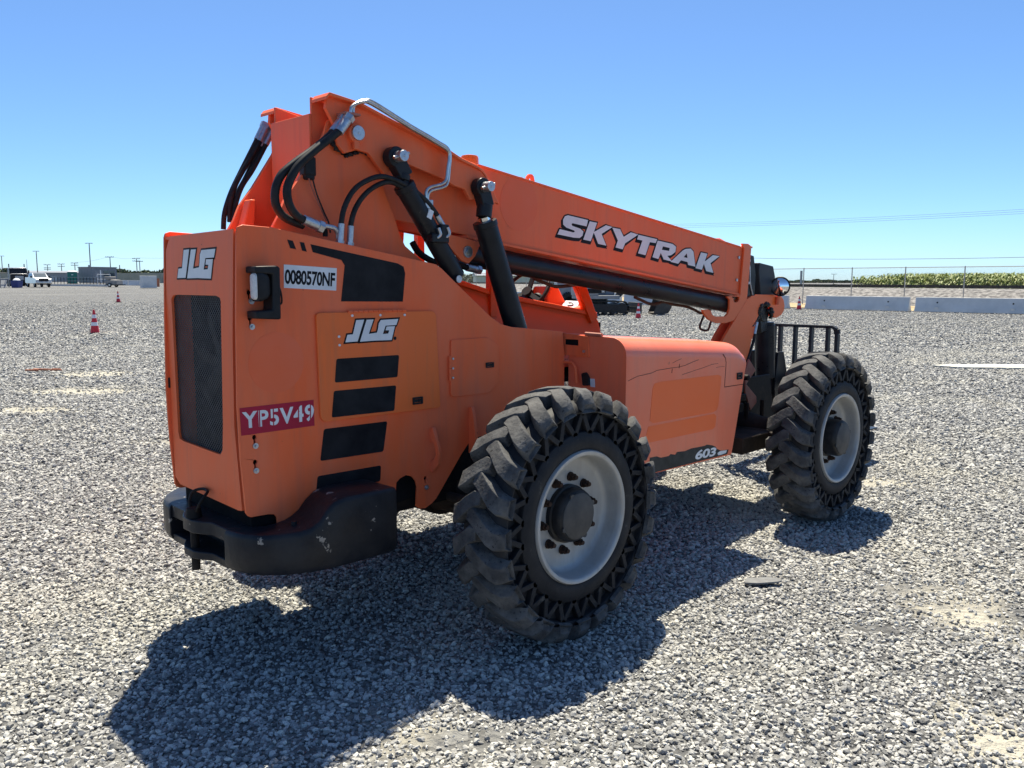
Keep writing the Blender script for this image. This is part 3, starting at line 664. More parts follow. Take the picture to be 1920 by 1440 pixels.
# ---- rear panel with mesh grille
XR = -1.337
g = [(0.291, 1.65), (0.27, 1.666), (0.23, 1.669), (-0.17, 1.67), (-0.204, 1.662), (-0.212, 1.647)] + [(-0.184, 1.102), (-0.17, 0.993), (-0.148, 0.971), (-0.127, 0.969), (0.236, 0.978), (0.275, 0.986), (0.287, 1.015)]
outer = [(-0.349, 1.946), (-0.305, 1.48), (-0.289, 1.113), (-0.331, 0.751), (-0.297, 0.746), (0.293, 0.758), (0.344, 0.788), (0.353, 1.032), (0.359, 1.547), (0.326, 1.873), (0.277, 1.938)]
mb = MB(); mb.prism([outer, g], XR, XR + 0.012, 'X')
rear = obj('rear_panel', mb, 'orange', TH, bevel=0.003)
gy = [p[0] for p in g]; gz = [p[1] for p in g]; y0, y1, z0, z1 = min(gy) - .01, max(gy) + .01, min(gz) - .01, max(gz) + .01
mb = MB(); st = 0.0195; hh = z1 - z0; ww = y1 - y0
for k in range(int((ww + hh) / st) + 1): # two families of crossing wires clipped to the opening's rectangle
    for sg in (1, -1):
        t = k * st - hh * 0.0
        ya = y0 + t - hh; pa = [ya, z0]; pb = [ya + hh, z1]
        if pa[0] < y0: pa = [y0, z0 + (y0 - ya)]
        if pb[0] > y1: pb = [y1, z1 - (ya + hh - y1)]
        if pb[1] - pa[1] < 0.01: continue
        if sg < 0: pa[0] = y0 + y1 - pa[0]; pb[0] = y0 + y1 - pb[0]
        mb.bar((XR + 0.016 + 0.0008 * sg, pa[0], pa[1]), (XR + 0.016 + 0.0008 * sg, pb[0], pb[1]), 0.0019, 0.0014, (1, 0, 0))
tag(obj('mesh_grille', mb, 'mesh', rear, smooth=0), kind='stuff')
mb = MB(); mb.box((-1.20, 0, 1.30), (0.05, 0.66, 1.05))
for k in range(9): mb.box((-1.228, 0, 0.86 + k * 0.11), (0.006, 0.6, 0.004))
obj('radiator', mb, 'radiator', TH)
for i in range(1):
    mb = MB(); mb.cyl((-1.235, -0.02, 1.36), (-1.255, -0.02, 1.36), 0.05, 20)
    for t in range(7):
        a = t * 2 * math.pi / 7; mb.bar((-1.245, -0.02 + .05 * math.cos(a), 1.36 + .05 * math.sin(a)), (-1.245, -0.02 + .26 * math.cos(a + .15), 1.36 + .26 * math.sin(a + .15)), 0.07, 0.004, (1, 0, 0.4))
    obj('cooling_fan', mb, 'plastic', TH)
mb = MB(); mb.tube([(-1.27, -.28, 1.72), (-1.27, -.15, 1.5), (-1.27, -.22, 1.2), (-1.27, -.16, .95)], 0.028, 10); obj('radiator_hose', mb, 'zinc', TH)
jb = [p for lp in JLG for p in lp]; jx0 = min(p[0] for p in jb); jx1 = max(p[0] for p in jb); jz0 = min(p[1] for p in jb); jz1 = max(p[1] for p in jb)
(ra, rz0), (rb, rz1) = [(0.208, 1.743), (-0.186, 1.873)]
logo(rear, lambda p: (ra + (p[0] - jx0) / (jx1 - jx0) * (rb - ra), rz0 + (p[1] - jz0) / (jz1 - jz0) * (rz1 - rz0)), 'X', XR, -1)
rc = [(-0.119, 1.758)][0]; decal('registered_mark', [circle(rc, 0.009, 16)], XR - 0.0005, 'decal_black', rear, axis='X')
c = [(0.369, 1.247)][0]
mb = MB(); mb.box((XR - 0.004, c[0], c[1]), (0.01, 0.038, 0.05)); mb.box((XR - 0.010, c[0], c[1] - .004), (0.006, 0.022, 0.03)); obj('latch', mb, 'plastic', rear, bevel=0.002)
mb = MB(); mb.prism([(-1.325, 1.925), (-1.325, 1.937), (-1.12, 1.93), (-0.40, 1.78), (-0.40, 1.766), (-1.12, 1.915)], -0.352, 0.352)
obj('hood_top', mb, 'orange', TH)
mb = MB(); mb.prism([(-1.15, .66), (-1.15, 1.90), (-0.42, 1.74), (-0.2, 1.5), (0.68, 1.36), (0.68, .78), (-0.6, .62)], -0.34, 0.34)
mb.box((-1.235, 0, .735), (.12, .66, .19)); obj('bay_shade_filler', mb, 'dark', TH, smooth=0)  # near-black filler block; its colour stands in for the shade inside the hood

# ---- work light on its bracket
br = [(-1.3, 1.793), (-1.199, 1.797), (-1.187, 1.787), (-1.19, 1.575), (-1.201, 1.573), (-1.301, 1.579), (-1.302, 1.609), (-1.227, 1.613), (-1.222, 1.762), (-1.301, 1.766)]
mb = MB(); mb.prism(br, -0.455, YP - 0.004)
wl_ = obj('work_light_bracket', mb, 'plastic', TH, bevel=0.006)
c = [(-1.262, 1.711)][0]
mb = MB(); mb.loft([[(c[0] - 0.028 + dx, -0.425 + y * s, c[1] + z * s) for y, z in rounded([(-.032, -.062), (.032, -.062), (.032, .062), (-.032, .062)], 0.02)] for dx, s in ((0, 1.0), (0.02, 1.0), (0.05, 0.8), (0.062, 0.5))])
lamp = obj('work_light', mb, 'plastic', TH)
mb = MB(); mb.loft([[(c[0] - 0.030 - dx, -0.425 + y * s, c[1] + z * s) for y, z in rounded([(-.026, -.055), (.026, -.055), (.026, .055), (-.026, .055)], 0.02)] for dx, s in ((0, 1.0), (0.006, 0.92), (0.009, 0.6))])
obj('lens', mb, 'lens', lamp)
mb = MB(); mb.tube([(c[0] + .07, -.41, c[1] + .03), (c[0] + .10, -.40, c[1] - .01), (c[0] + .115, -.385, c[1] - .07), (c[0] + .09, -.37, c[1] - .08)], 0.004, 8); obj('cable', mb, 'hose', lamp)

# ---- counterweight
PATH = [(-1.400, -.28), (-1.399, -.33), (-1.378, -.41), (-1.335, -.485), (-1.275, -.54), (-1.20, -.582), (-1.16, -.597), (-1.12, -.607), (-1.09, -.612), (-1.06, -.616), (-1.03, -.619), (-0.99, -.62), (-0.85, -.62), (-0.745, -.615), (-0.715, -.60), (-0.70, -.57)]
INN = [(-1.28, -.28), (-1.275, -.31), (-1.265, -.34), (-1.245, -.36), (-1.21, -.368), (-1.16, -.368), (-1.13, -.368), (-1.09, -.368), (-1.05, -.368), (-1.01, -.368), (-0.98, -.368), (-0.94, -.368), (-0.85, -.368), (-0.745, -.368), (-0.72, -.368), (-0.705, -.368)]
TOP = [.668, .669, .671, .673, .676, .682, .692, .715, .757, .785, .797, .801, .80, .796, .790, .778]
def cw_half(sg):
    secs = []
    for (x, y), (ix, iy), t in zip(PATH, INN, TOP):
        d = Vector((ix - x, iy - y)); L = d.length; d.normalize()
        def at(k, z): return (x + d.x * k, sg * (y + d.y * k), z)
        secs.append([at(0.05, .487), at(0.012, .497), at(0, .522), at(0, t - .022), at(.004, t - .009), at(.011, t - .002), at(.022, t), at(L, t), at(L, .487)])
    return secs
mb = MB(); mb.loft(cw_half(1)); mb.loft(cw_half(-1))
tong = [(-1.28, .281), (-1.388, .281), (-1.388, .14), (-1.418, .09), (-1.436, .045), (-1.436, -.045), (-1.418, -.09), (-1.388, -.14), (-1.388, -.281), (-1.28, -.281)]
mb.prism(tong, .610, .669, 'Z'); mb.prism(tong, .492, .528, 'Z'); mb.box((-1.262, 0, .58), (.05, .56, .175))
cw = obj('counterweight', mb, 'cw', TH, bevel=0.004)
mb = MB(); mb.cyl((-1.405, 0, .425), (-1.405, 0, .69), .019, 20); mb.cyl((-1.405, 0, .671), (-1.405, 0, .712), .036, 20, .03)
mb.tube([(-1.405, .03, .70), (-1.40, .05, .735), (-1.38, .06, .77), (-1.35, .03, .785), (-1.35, -.03, .785), (-1.38, -.06, .77), (-1.40, -.05, .735), (-1.405, -.03, .70)], .007, 10)
obj('hitch_pin', mb, 'frame_dirty', cw)
mb = MB(); mb.cyl((-1.17, -.47, .672), (-1.17, -.47, .700), .012, 12); obj('bolt', mb, 'black', cw)

# ---- chassis and axles
mb = MB(); mb.prism([(-.95, .66), (-.95, .98), (3.28, .98), (3.38, .62), (3.2, .50), (2.2, .50), (1.9, .58), (-.6, .58)], -.33, -.30); mb.prism([(-.95, .66), (-.95, .98), (3.28, .98), (3.38, .62), (3.2, .50), (2.2, .50), (1.9, .58), (-.6, .58)], .30, .33)
mb.box((1.2, 0, .66), (3.7, .6, .12)); mb.box((-.75, 0, .8), (.3, .6, .3))
obj('chassis', mb, 'frame_dirty', TH, bevel=0.004)
for ax in (0.0, 2.87):
    mb = MB(); mb.cyl((ax, -.95, .612), (ax, .95, .612), .085, 24); mb.cyl((ax, -.5, .612), (ax, -.1, .612), .085, 24, .17); mb.cyl((ax, .5, .612), (ax, .1, .612), .085, 24, .17); mb.cyl((ax, -.1, .612), (ax, .1, .612), .19, 28)
    mb.cyl((ax, -.99, .612), (ax, -.80, .612), .15, 28); mb.cyl((ax, .99, .612), (ax, .80, .612), .15, 28); mb.box((ax + .0, 0, .50), (.16, 1.5, .05))
    mb.tube([(ax - .16, -.78, .60), (ax - .17, 0, .60), (ax - .16, .78, .60)], .025, 10)
    obj('axle', mb, 'brown_axle', TH)

# ---- wheels
def make_wheel(hubx):
    w = empty('wheel', (0, 0, 0), parent=TH)
    R = .616; NL = 24; yo, yi = -.158, .158   # outboard is -Y
    # casing with a recessed side web, crown lower than the lugs
    t = MB(); t.cur = 0
    prof = [(.305, -.105), (.330, -.128), (.345, -.134), (.375, -.136), (.398, -.130), (.412, -.122), (.418, -.098), (.500, -.095), (.505, -.128), (.516, -.134), (.530, -.128), (.548, -.105), (.556, -.06), (.558, 0),
            (.556, .06), (.548, .105), (.530, .128), (.505, .13), (.40, .13), (.345, .134), (.305, .105)]
    t.lathe(prof, (0, 0, 0), 96)
    # lattice in the side web
    for k in range(NL):
        for s in (-1, 1):
            a0 = (k + .25) * 2 * math.pi / NL; am = (k + .25 + .5 * s) * 2 * math.pi / NL
            A = Vector((.512 * math.cos(a0), -.104, .512 * math.sin(a0))); B = Vector((.404 * math.cos(am), -.104, .404 * math.sin(am)))
            t.bar(A, B, .025, .047, (0, 1, 0))
            if s > 0: t.cyl((A.x, -.1275, A.z), (A.x, -.08, A.z), .020, 10); t.cyl((B.x, -.1275, B.z), (B.x, -.08, B.z), .020, 10)
    # lugs: two staggered rows of bent blocks running from the centre over the shoulder
    t.cur = 1
    rnd = random.Random(3)
    for row in (0, 1):
        sg = -1 if row == 0 else 1
        for k in range(NL):
            a = (k + (.5 if row else 0)) * 2 * math.pi / NL + rnd.uniform(-.008, .008); P = 2 * math.pi / NL
            hgt = R + rnd.uniform(-.004, .002)
            # stations: (y outboard fraction, angular centre shift, half widths top/base in pitch, top radius, base radius)
            sts = [(-.034, -.44, .20, .27, hgt - .006, .548), (.008, -.38, .27, .34, hgt, .545), (.055, -.15, .285, .36, hgt - .001, .545), (.092, .04, .29, .365, hgt - .004, .54), (.128, .16, .285, .365, hgt - .014, .53), (.150, .19, .265, .365, hgt - .040, .522), (.159, .19, .25, .365, .552, .512), (.138, .19, .26, .37, .520, .505)]
            secs = []
            for y, sh, wt, wb, rt, rb in sts:
                sc = []
                for da, rr in ((-wb, rb), (-wt, rt - .010), (-wt + .04, rt), (wt - .04, rt), (wt, rt - .010), (wb, rb)):
                    an = a + (sh + da) * P; j = rnd.uniform(-.0018, .0018)
                    sc.append(((rr + j) * math.cos(an), sg * y + j, (rr + j) * math.sin(an)))
                secs.append(sc)
            t.loft(secs)
    obj('tyre', t, ['rubber', 'tread'], w, bevel=0.005, smooth=42)
    m = MB()
    m.lathe([(.326, -.095), (.326, -.128), (.320, -.139), (.306, -.139), (.298, -.130), (.295, -.100), (.290, -.055), (.281, -.035), (.262, -.026), (.16, -.022), (.0, -.022)], (0, 0, 0), 72)
    m.lathe([(.262, -.020), (.285, .02), (.292, .12), (.31, .13)], (0, 0, 0), 72)
    obj('rim', m, 'rim', w, smooth=50)
    m = MB(); m.lathe([(.0, hubx + .004), (.112, hubx + .004), (.126, hubx + .012), (.132, hubx + .028), (.132, -.05), (.143, -.046), (.143, -.02)], (0, 0, 0), 48)
    obj('hub', m, 'hub', w, smooth=45)
    m = MB(); m.lathe([(.0, hubx - .006), (.104, hubx - .006), (.113, hubx - .002), (.115, hubx + .008)], (0, 0, 0), 40)
    for a in np.linspace(0, 2 * math.pi, 5)[:-1]: m.cyl((.112 * math.cos(a + .5), hubx + .004, .112 * math.sin(a + .5)), (.112 * math.cos(a + .5), hubx - .003, .112 * math.sin(a + .5)), .014, 12)
    obj('hub_cap', m, 'cap', w, smooth=45)
    for k in range(10):
        a = (k + .35) * 2 * math.pi / 10; cx, cz = .180 * math.cos(a), .180 * math.sin(a)
        m = MB(); m.cyl((cx, -.022, cz), (cx, -.030, cz), .023, 12); m.cyl((cx, -.030, cz), (cx, -.054, cz), .018, 6); m.cyl((cx, -.054, cz), (cx, -.068, cz), .011, 10)
        obj('lug_nut', m, 'rust', w, smooth=30)
    return w
wr = make_wheel(-.105); wf = make_wheel(-.150)
wr.location = (0, -.985, .612); wf.location = (2.87, -.985, .612); wr.rotation_euler = (0, .06, 0); wf.rotation_euler = (0, .17, 0)
for src_, x in ((wr, 0), (wf, 2.87)):
    c_ = copy_tree(src_, TH); c_.location = (x, .985, .612); c_.rotation_euler = (0, .1, math.pi)

# ---- side box with its decals
secs = []
def box_sec(x, zb, zt):
    r = min(.105, (zt - zb) * .45); L = [(-.372, zb), (-.372, zt + .008), (-.55, zt + .004)]
    for t in np.linspace(math.pi / 2, math.pi, 9): L.append((-.80 + r + r * math.cos(t), zt - r + r * math.sin(t)))
    L.append((-.80, zb + .012)); L.append((-.79, zb))
    return [(x, y, z) for y, z in L]
def zt(x): return 1.418 - .072 * (x - .737)
for x, zb, dz in ((.737, .606, 0), (.95, .602, 0), (1.2, .597, 0), (1.45, .592, 0), (1.7, .587, 0), (1.905, .583, 0), (1.93, .668, .001), (1.957, .775, .004), (1.985, .888, .010), (2.008, .98, .020), (2.028, 1.06, .038), (2.042, 1.115, .062), (2.052, 1.16, .10)):
    secs.append(box_sec(x, zb, zt(x) - dz))
mb = MB(); mb.loft(secs)
tank = obj('side_tank_box', mb, 'orange_pale', TH, bevel=0.004)
YB = -.8005
for s in ([(0.99, 1.113), (1.009, 1.142), (1.066, 1.148), (1.706, 1.139), (1.745, 1.125), (1.741, 1.085), (1.719, 0.939), (1.701, 0.91), (1.658, 0.901), (1.003, 0.909), (0.971, 0.926)], [(0.957, 0.894), (1.672, 0.89), (1.7, 0.87), (1.689, 0.803), (1.659, 0.79), (0.937, 0.798), (0.925, 0.815)]):
    decal('faded_decal_mark', [s], YB, 'orange_bright', tank, th=.0007)
s = [(0.98, 0.706), (1.047, 0.704), (1.09, 0.689), (1.171, 0.687), (1.192, 0.696), (1.242, 0.685), (1.258, 0.699), (1.349, 0.692), (1.418, 0.699), (1.488, 0.696), (1.572, 0.694), (1.596, 0.698), (1.659, 0.685), (1.703, 0.668), (1.717, 0.653), (1.769, 0.633), (1.827, 0.63), (1.864, 0.628), (1.848, 0.599), (1.014, 0.61), (0.973, 0.617)]
decal('model_decal', [s], YB, 'decal_grey', tank)
q3 = [Vector((a, YB - .0026, b)) for a, b in [(1.455, 0.619), (1.694, 0.611), (1.716, 0.667), (1.477, 0.68)]]
lettering('model_lettering', '603', q3, 'white', tank, bold=.035, space=.95)
s = [(1.725, 0.625), (1.756, 0.633), (1.84, 0.628), (1.828, 0.61), (1.77, 0.607), (1.732, 0.609)]
decal('torn_digit', [s], YB - .0016, 'white', tank)
seam = [(1.755, 1.269), (1.788, 1.24), (1.798, 1.209), (1.787, 1.052), (2.027, 1.05)]
mb = MB()
for a, b in zip(seam[:-1], seam[1:]): mb.bar((a[0], YB + .0002, a[1]), (b[0], YB + .0002, b[1]), .004, .0014, (0, 1, 0))
obj('seam', mb, 'dark', tank)
latch([(1.969, 1.11)][0], .066, .044, YB, tank)
for pts, wd in (([(0.753, 1.178), (0.842, 1.198), (0.981, 1.206), (1.027, 1.217), (1.169, 1.221), (1.256, 1.221), (1.323, 1.226), (1.402, 1.241), (1.471, 1.251)], .0022), ([(1.292, 1.171), (1.393, 1.183), (1.509, 1.195), (1.628, 1.211), (1.702, 1.212)], .0014), ([(1.189, 1.25), (1.233, 1.261), (1.282, 1.27)], .0013), ([(1.679, 1.187), (1.728, 1.189), (1.779, 1.187)], .0013), ([(1.183, 1.19), (1.187, 1.216)], .004), ([(1.259, 1.215), (1.264, 1.24)], .004)):
    mb = MB()
    for a, b in zip(pts[:-1], pts[1:]): mb.bar((a[0], YB - .0002, a[1]), (b[0], YB - .0002, b[1]), wd, .0012, (0, 1, 0))
    obj('scratch', mb, 'decal_black', tank, smooth=0)
XB = .7355
q = [(-0.334, 1.43), (-0.53, 1.417), (-0.539, 1.296), (-0.349, 1.297)]; sl = [(-0.351, 1.393), (-0.458, 1.394), (-0.459, 1.359), (-0.351, 1.36)]
mb = MB(); mb.prism([rounded(q, .008), sl], XB - .012, XB, 'X'); plate = obj('slotted_plate', mb, 'orange', TH, bevel=.0015)
mb = MB(); mb.prism([(a * 1.0, b) for a, b in sl], XB - .0015, XB - .0005, 'X'); obj('slot', mb, 'dark', plate)
c = [(-0.505, 1.329)][0]; mb = MB(); mb.cyl((XB - .012, c[0], c[1]), (XB - .02, c[0], c[1]), .009, 8); obj('bolt', mb, 'zinc', plate)
hp = [(-0.289, 1.134), (-0.283, 1.226), (-0.296, 1.254), (-0.328, 1.261), (-0.414, 1.259), (-0.441, 1.248), (-0.454, 1.219), (-0.463, 1.141)]
mb = MB(); mb.tube([(XB - .03, a, b) for a, b in hp], .009, 10); obj('step_loop', mb, 'orange', TH)
c = [(-0.32, 1.211)][0]; mb = MB(); mb.cyl((XB, c[0], c[1]), (XB - .05, c[0], c[1]), .013, 10); mb.cyl((XB, c[0] + .05, c[1]), (XB - .012, c[0] + .05, c[1]), .018, 14); obj('fitting', mb, 'rust', TH)
g = [(-0.49, 1.198), (-0.517, 1.208), (-0.541, 1.179), (-0.547, 1.133), (-0.501, 1.129)]; mb = MB(); mb.prism(rounded(g, .008), XB - .02, XB - .0006, 'X'); obj('dipstick_cap', mb, 'plastic', TH)
g = [(-0.544, 1.172), (-0.576, 1.173), (-0.581, 1.124), (-0.547, 1.125)]; mb = MB(); mb.prism(g, XB - .003, XB - .0006, 'X'); obj('service_sticker', mb, 'white', TH)
mb = MB(); g = [(0.509, 1.453), (0.594, 1.44)]
mb.cyl((.74, -.5, zt(.74) + .012), (.74, -.62, zt(.74) + .010), .012, 10); obj('lid_hinge', mb, 'dust_plate', tank)

# ---- tower plates that carry the boom
TW = ([(-1.092, 1.942), (-1.088, 1.969), (-1.055, 2.023), (-1.023, 2.092), (-0.951, 2.185)] + [(-0.835, 2.356), (-0.782, 2.472)] + [(-0.672, 2.45), (-0.574, 2.358), (-0.523, 2.307)]
      + [(-0.5, 2.242), (-0.466, 2.148), (-0.418, 2.047), (-0.382, 1.956), (-0.353, 1.909), (-0.24, 1.834), (-0.218, 1.694)])
for sg in (-1, 1):
    mb = MB(); mb.prism(TW, min(sg * .225, sg * .200), max(sg * .225, sg * .200)); tw = obj('tower_plate', mb, 'orange', TH, bevel=.003)
    rib = [(p[0] + .02, p[1]) for p in TW[1:5]]
    mb = MB(); mb.prism([(TW[1][0] + .03, 1.86), (TW[1][0] + .04, 1.98), (TW[3][0] + .02, 2.12), (TW[3][0] + .05, 2.12), (TW[1][0] + .09, 1.86)], min(sg * .19, sg * .13), max(sg * .19, sg * .13)) if sg > 0 else None
    if sg > 0: obj('gusset', mb, 'orange', tw, bevel=.006)
mb = MB(); mb.prism([(-.36, 1.86), (-.36, 1.93), (-.20, 1.945), (-.05, 1.935), (.05, 1.935), (.20, 1.945), (.36, 1.93), (.36, 1.86)], -1.245, -1.225, 'X'); obj('cross_plate', mb, 'orange', TH, bevel=.003)
mb = MB(); mb.box((-.62, -.2265, 2.21), (.062, .05, .085)); mb.box((-.62, -.2265, 2.165), (.05, .045, .03)); sw = obj('junction_box', mb, 'plastic', TH, bevel=.008)
sw.location = Vector(([(-0.904, 2.238)][0][0] + .62, 0, [(-0.904, 2.238)][0][1] - 2.20))
wp = [(-0.918, 2.192), (-0.895, 2.136), (-0.866, 2.075), (-0.83, 2.007)]; mb = MB(); mb.tube([(a, -.255, b) for a, b in wp], .0035, 6); obj('wire', mb, 'dust_plate', TH)
wp = [(-0.902, 2.193), (-0.883, 2.127), (-0.848, 2.049), (-0.824, 2.002), (-0.816, 1.954)]; mb = MB(); mb.tube([(a, -.262, b) for a, b in wp], .0035, 6); obj('wire', mb, 'hose', TH)

# ---- boom
BOOM = empty('boom', parent=TH)
tube_top = [(-.842, 2.573), (.259, 2.357), (3.065, 1.997)]; 
BT = tube_top + [(3.058, 1.632), (.642, 1.919), (-.842, 2.095)]
mb = MB(); mb.prism([(-.842, 2.573), (.259, 2.357), (3.065, 1.997), (3.058, 1.632), (.642, 1.919), (-.842, 2.095)], -.17, -.155)
mb.prism([(-.842, 2.573), (.259, 2.357), (3.065, 1.997), (3.058, 1.632), (.642, 1.919), (-.842, 2.095)], .155, .17)
mb.prism([(-.70, 2.49), (.259, 2.352), (3.06, 1.992), (3.06, 1.978), (.259, 2.335), (-.70, 2.47)], -.1555, .1555)
mb.prism([(-.70, 2.105), (.642, 1.934), (3.05, 1.646), (3.05, 1.634), (.642, 1.922), (-.70, 2.09)], -.1555, .1555)
tube = obj('boom_tube', mb, 'orange', BOOM, bevel=.004)
mb = MB() # weld flanges along the top and bottom corners
mb.prism([(.20, 2.371), (3.065, 2.003), (3.065, 1.992), (.20, 2.360)], -.178, .178)
mb.prism([(.10, 1.984), (3.06, 1.632), (3.06, 1.616), (.10, 1.968)], -.184, .184)
obj('corner_flange', mb, 'orange', BOOM, bevel=.002)
SKY = [[[(1.14, 2.117), (1.125, 2.077), (0.991, 2.09), (0.98, 2.084), (0.988, 2.074), (1.064, 2.06), (1.095, 2.044), (1.088, 2.018), (1.059, 2.002), (1.005, 2.002), (0.853, 2.017), (0.873, 2.049), (0.998, 2.034), (1.014, 2.038), (1.007, 2.046), (0.933, 2.061), (0.903, 2.078), (0.902, 2.107), (0.92, 2.129), (0.948, 2.136)]],
       [[(1.157, 2.11), (1.229, 2.104), (1.169, 1.986), (1.095, 1.994)]], [[(1.197, 2.044), (1.32, 2.093), (1.388, 2.085), (1.276, 2.036), (1.327, 1.963), (1.243, 1.972)]],
       [[(1.387, 2.081), (1.469, 2.075), (1.51, 2.026), (1.588, 2.059), (1.669, 2.047), (1.526, 1.984), (1.501, 1.944), (1.424, 1.954), (1.448, 2.0)]],
       [[(1.673, 2.046), (1.89, 2.024), (1.874, 1.997), (1.804, 2.001), (1.757, 1.911), (1.671, 1.922), (1.719, 2.009), (1.659, 2.015)]],
       [[(1.897, 2.015), (2.079, 1.997), (2.123, 1.979), (2.116, 1.942), (2.065, 1.918), (2.017, 1.912), (2.079, 1.873), (1.974, 1.886), (1.937, 1.932), (1.91, 1.888), (1.839, 1.899)], [(1.96, 1.977), (2.046, 1.968), (2.038, 1.947), (1.948, 1.953)]],
       [[(2.248, 1.967), (2.312, 1.971), (2.349, 1.95), (2.381, 1.841), (2.285, 1.852), (2.276, 1.873), (2.189, 1.884), (2.155, 1.859), (2.059, 1.871), (2.213, 1.956)], [(2.262, 1.936), (2.275, 1.902), (2.224, 1.907)]],
       [[(2.452, 1.947), (2.538, 1.939), (2.469, 1.819), (2.383, 1.83)]], [[(2.489, 1.873), (2.617, 1.93), (2.712, 1.925), (2.585, 1.87), (2.632, 1.797), (2.532, 1.809)]]]
mbw = MB(); mbk = MB()
for i, lps in enumerate(SKY):
    mbw.prism(lps, -.1731 - .0001 * i, -.1724)
    o_ = offset_poly(lps[0], .011); o2 = [(p[0] - .006, p[1] - .010) for p in o_]
    mbk.prism(o2, -.1708 - .00008 * i, -.1704); mbk.prism(offset_poly(lps[0], .008), -.1718 - .00008 * i, -.1704)
obj('lettering_outline', mbk, 'decal_black', tube, smooth=0); obj('lettering', mbw, 'white', tube, smooth=0)
decal('faded_round_mark', [circle([(0.52, 2.177)][0], .155, 48)], -.1704, 'orange_mark', tube, th=.0006)
for q in [(2.996, 1.92), (2.975, 1.743)]:
    mb = MB(); mb.cyl((q[0], -.17, q[1]), (q[0], -.18, q[1]), .013, 6); obj('bolt', mb, 'zinc', tube)
# ears outside the tower plates, with their flange
EAR = ([(-0.801, 2.573), (-0.82, 2.554), (-0.825, 2.512), (-0.777, 2.435), (-0.769, 2.359), (-0.729, 2.321), (-0.662, 2.344), (-0.596, 2.337), (-0.545, 2.285), (-0.501, 2.244)] + [(-0.392, 2.316), (-0.125, 2.253), (-0.053, 2.226), (0.014, 2.216), (0.055, 2.163), (0.194, 2.179), (0.271, 2.152), (0.239, 2.201), (0.195, 2.28), (0.142, 2.326), (0.091, 2.352), (-0.1, 2.402), (-0.36, 2.476)])
for sg in (-1, 1):
    mb = MB(); mb.prism(EAR, min(sg * .265, sg * .242), max(sg * .265, sg * .242)); ear = obj('pivot_plate', mb, 'orange', BOOM, bevel=.003)
    fl = [(-0.9, 2.546), (-0.826, 2.576)] + [(-0.655, 2.555)] + [(-0.114, 2.398), (-0.016, 2.368)] + [(0.095, 2.341), (0.14, 2.328), (0.169, 2.303), (0.201, 2.237), (0.233, 2.154)]
    path = fl[1:]; secs = []
    for i, p in enumerate(path):
        d = Vector(path[min(i + 1, len(path) - 1)]) - Vector(path[max(i - 1, 0)]); d.normalize(); nrm = Vector((-d.y, d.x))
        wdt = .30 if i < 3 else (.285 if i < 5 else .272)
        secs.append([(p[0], sg * .171, p[1]), (p[0], sg * wdt, p[1]), (p[0] - nrm.x * .013, sg * wdt, p[1] - nrm.y * .013), (p[0] - nrm.x * .013, sg * .171, p[1] - nrm.y * .013)])
    mb = MB(); mb.loft(secs); p0 = path[0]
    mb.prism([(-.842, p0[1] - .034), (-.842, p0[1] - .020), (p0[0], p0[1]), (p0[0], p0[1] - .013)], min(sg * .172, sg * .30), max(sg * .172, sg * .30))
    obj('top_flange', mb, 'orange', BOOM, bevel=.002)
mb = MB(); mb.box((-.852, 0, 2.297), (.012, .352, .396)); mb.box((-.80, 0, 2.105), (.10, .35, .012)); obj('rear_cover', mb, 'orange', BOOM, bevel=.003)
c = [(-0.675, 2.416)][0]
for sg in (-1, 1):
    mb = MB(); mb.cyl((c[0], sg * .19, c[1]), (c[0], sg * .292, c[1]), .045, 28); mb.box((c[0] - .005, sg * .285, c[1] - .05), (.03, .02, .05)); obj('pin_boss', mb, 'orange', BOOM, bevel=.004)
    mb = MB(); mb.cyl((c[0], sg * .28, c[1]), (c[0], sg * .304, c[1]), .034, 28); mb.cyl((c[0], sg * .30, c[1]), (c[0], sg * .307, c[1]), .006, 10); obj('pivot_pin', mb, 'zinc', BOOM, bevel=.002)
def blob(name, pts, y, parent, r=.012):
    rr = random.Random(len(pts)); mb = MB()
    for (x, z) in pts:
        for _ in range(3):
            a = rr.uniform(.6, 1.3) * r; cx, cy, cz = x + rr.uniform(-r, r) * .8, y + rr.uniform(-.4, .4) * r, z + rr.uniform(-r, r) * .8
            vs = []; 
            for la in (-.9, 0, .9):
                for lo in range(7): k = a * rr.uniform(.7, 1.25); vs.append((cx + k * math.cos(la) * math.cos(lo * .9), cy + k * math.cos(la) * math.sin(lo * .9), cz + k * math.sin(la)))
            mb.add(vs, [(i * 7 + j, i * 7 + (j + 1) % 7, (i + 1) * 7 + (j + 1) % 7, (i + 1) * 7 + j) for i in range(2) for j in range(7)] + [tuple(range(7))[::-1], tuple(range(14, 21))])
    return obj(name, mb, 'grease', parent, smooth=60)
blob('grease', [(-0.775, 2.372), (-0.756, 2.352), (-0.738, 2.338), (-0.718, 2.327), (-0.692, 2.327), (-0.666, 2.334), (-0.639, 2.344), (-0.618, 2.351), (-0.584, 2.347), (-0.557, 2.33)], -.236, BOOM)
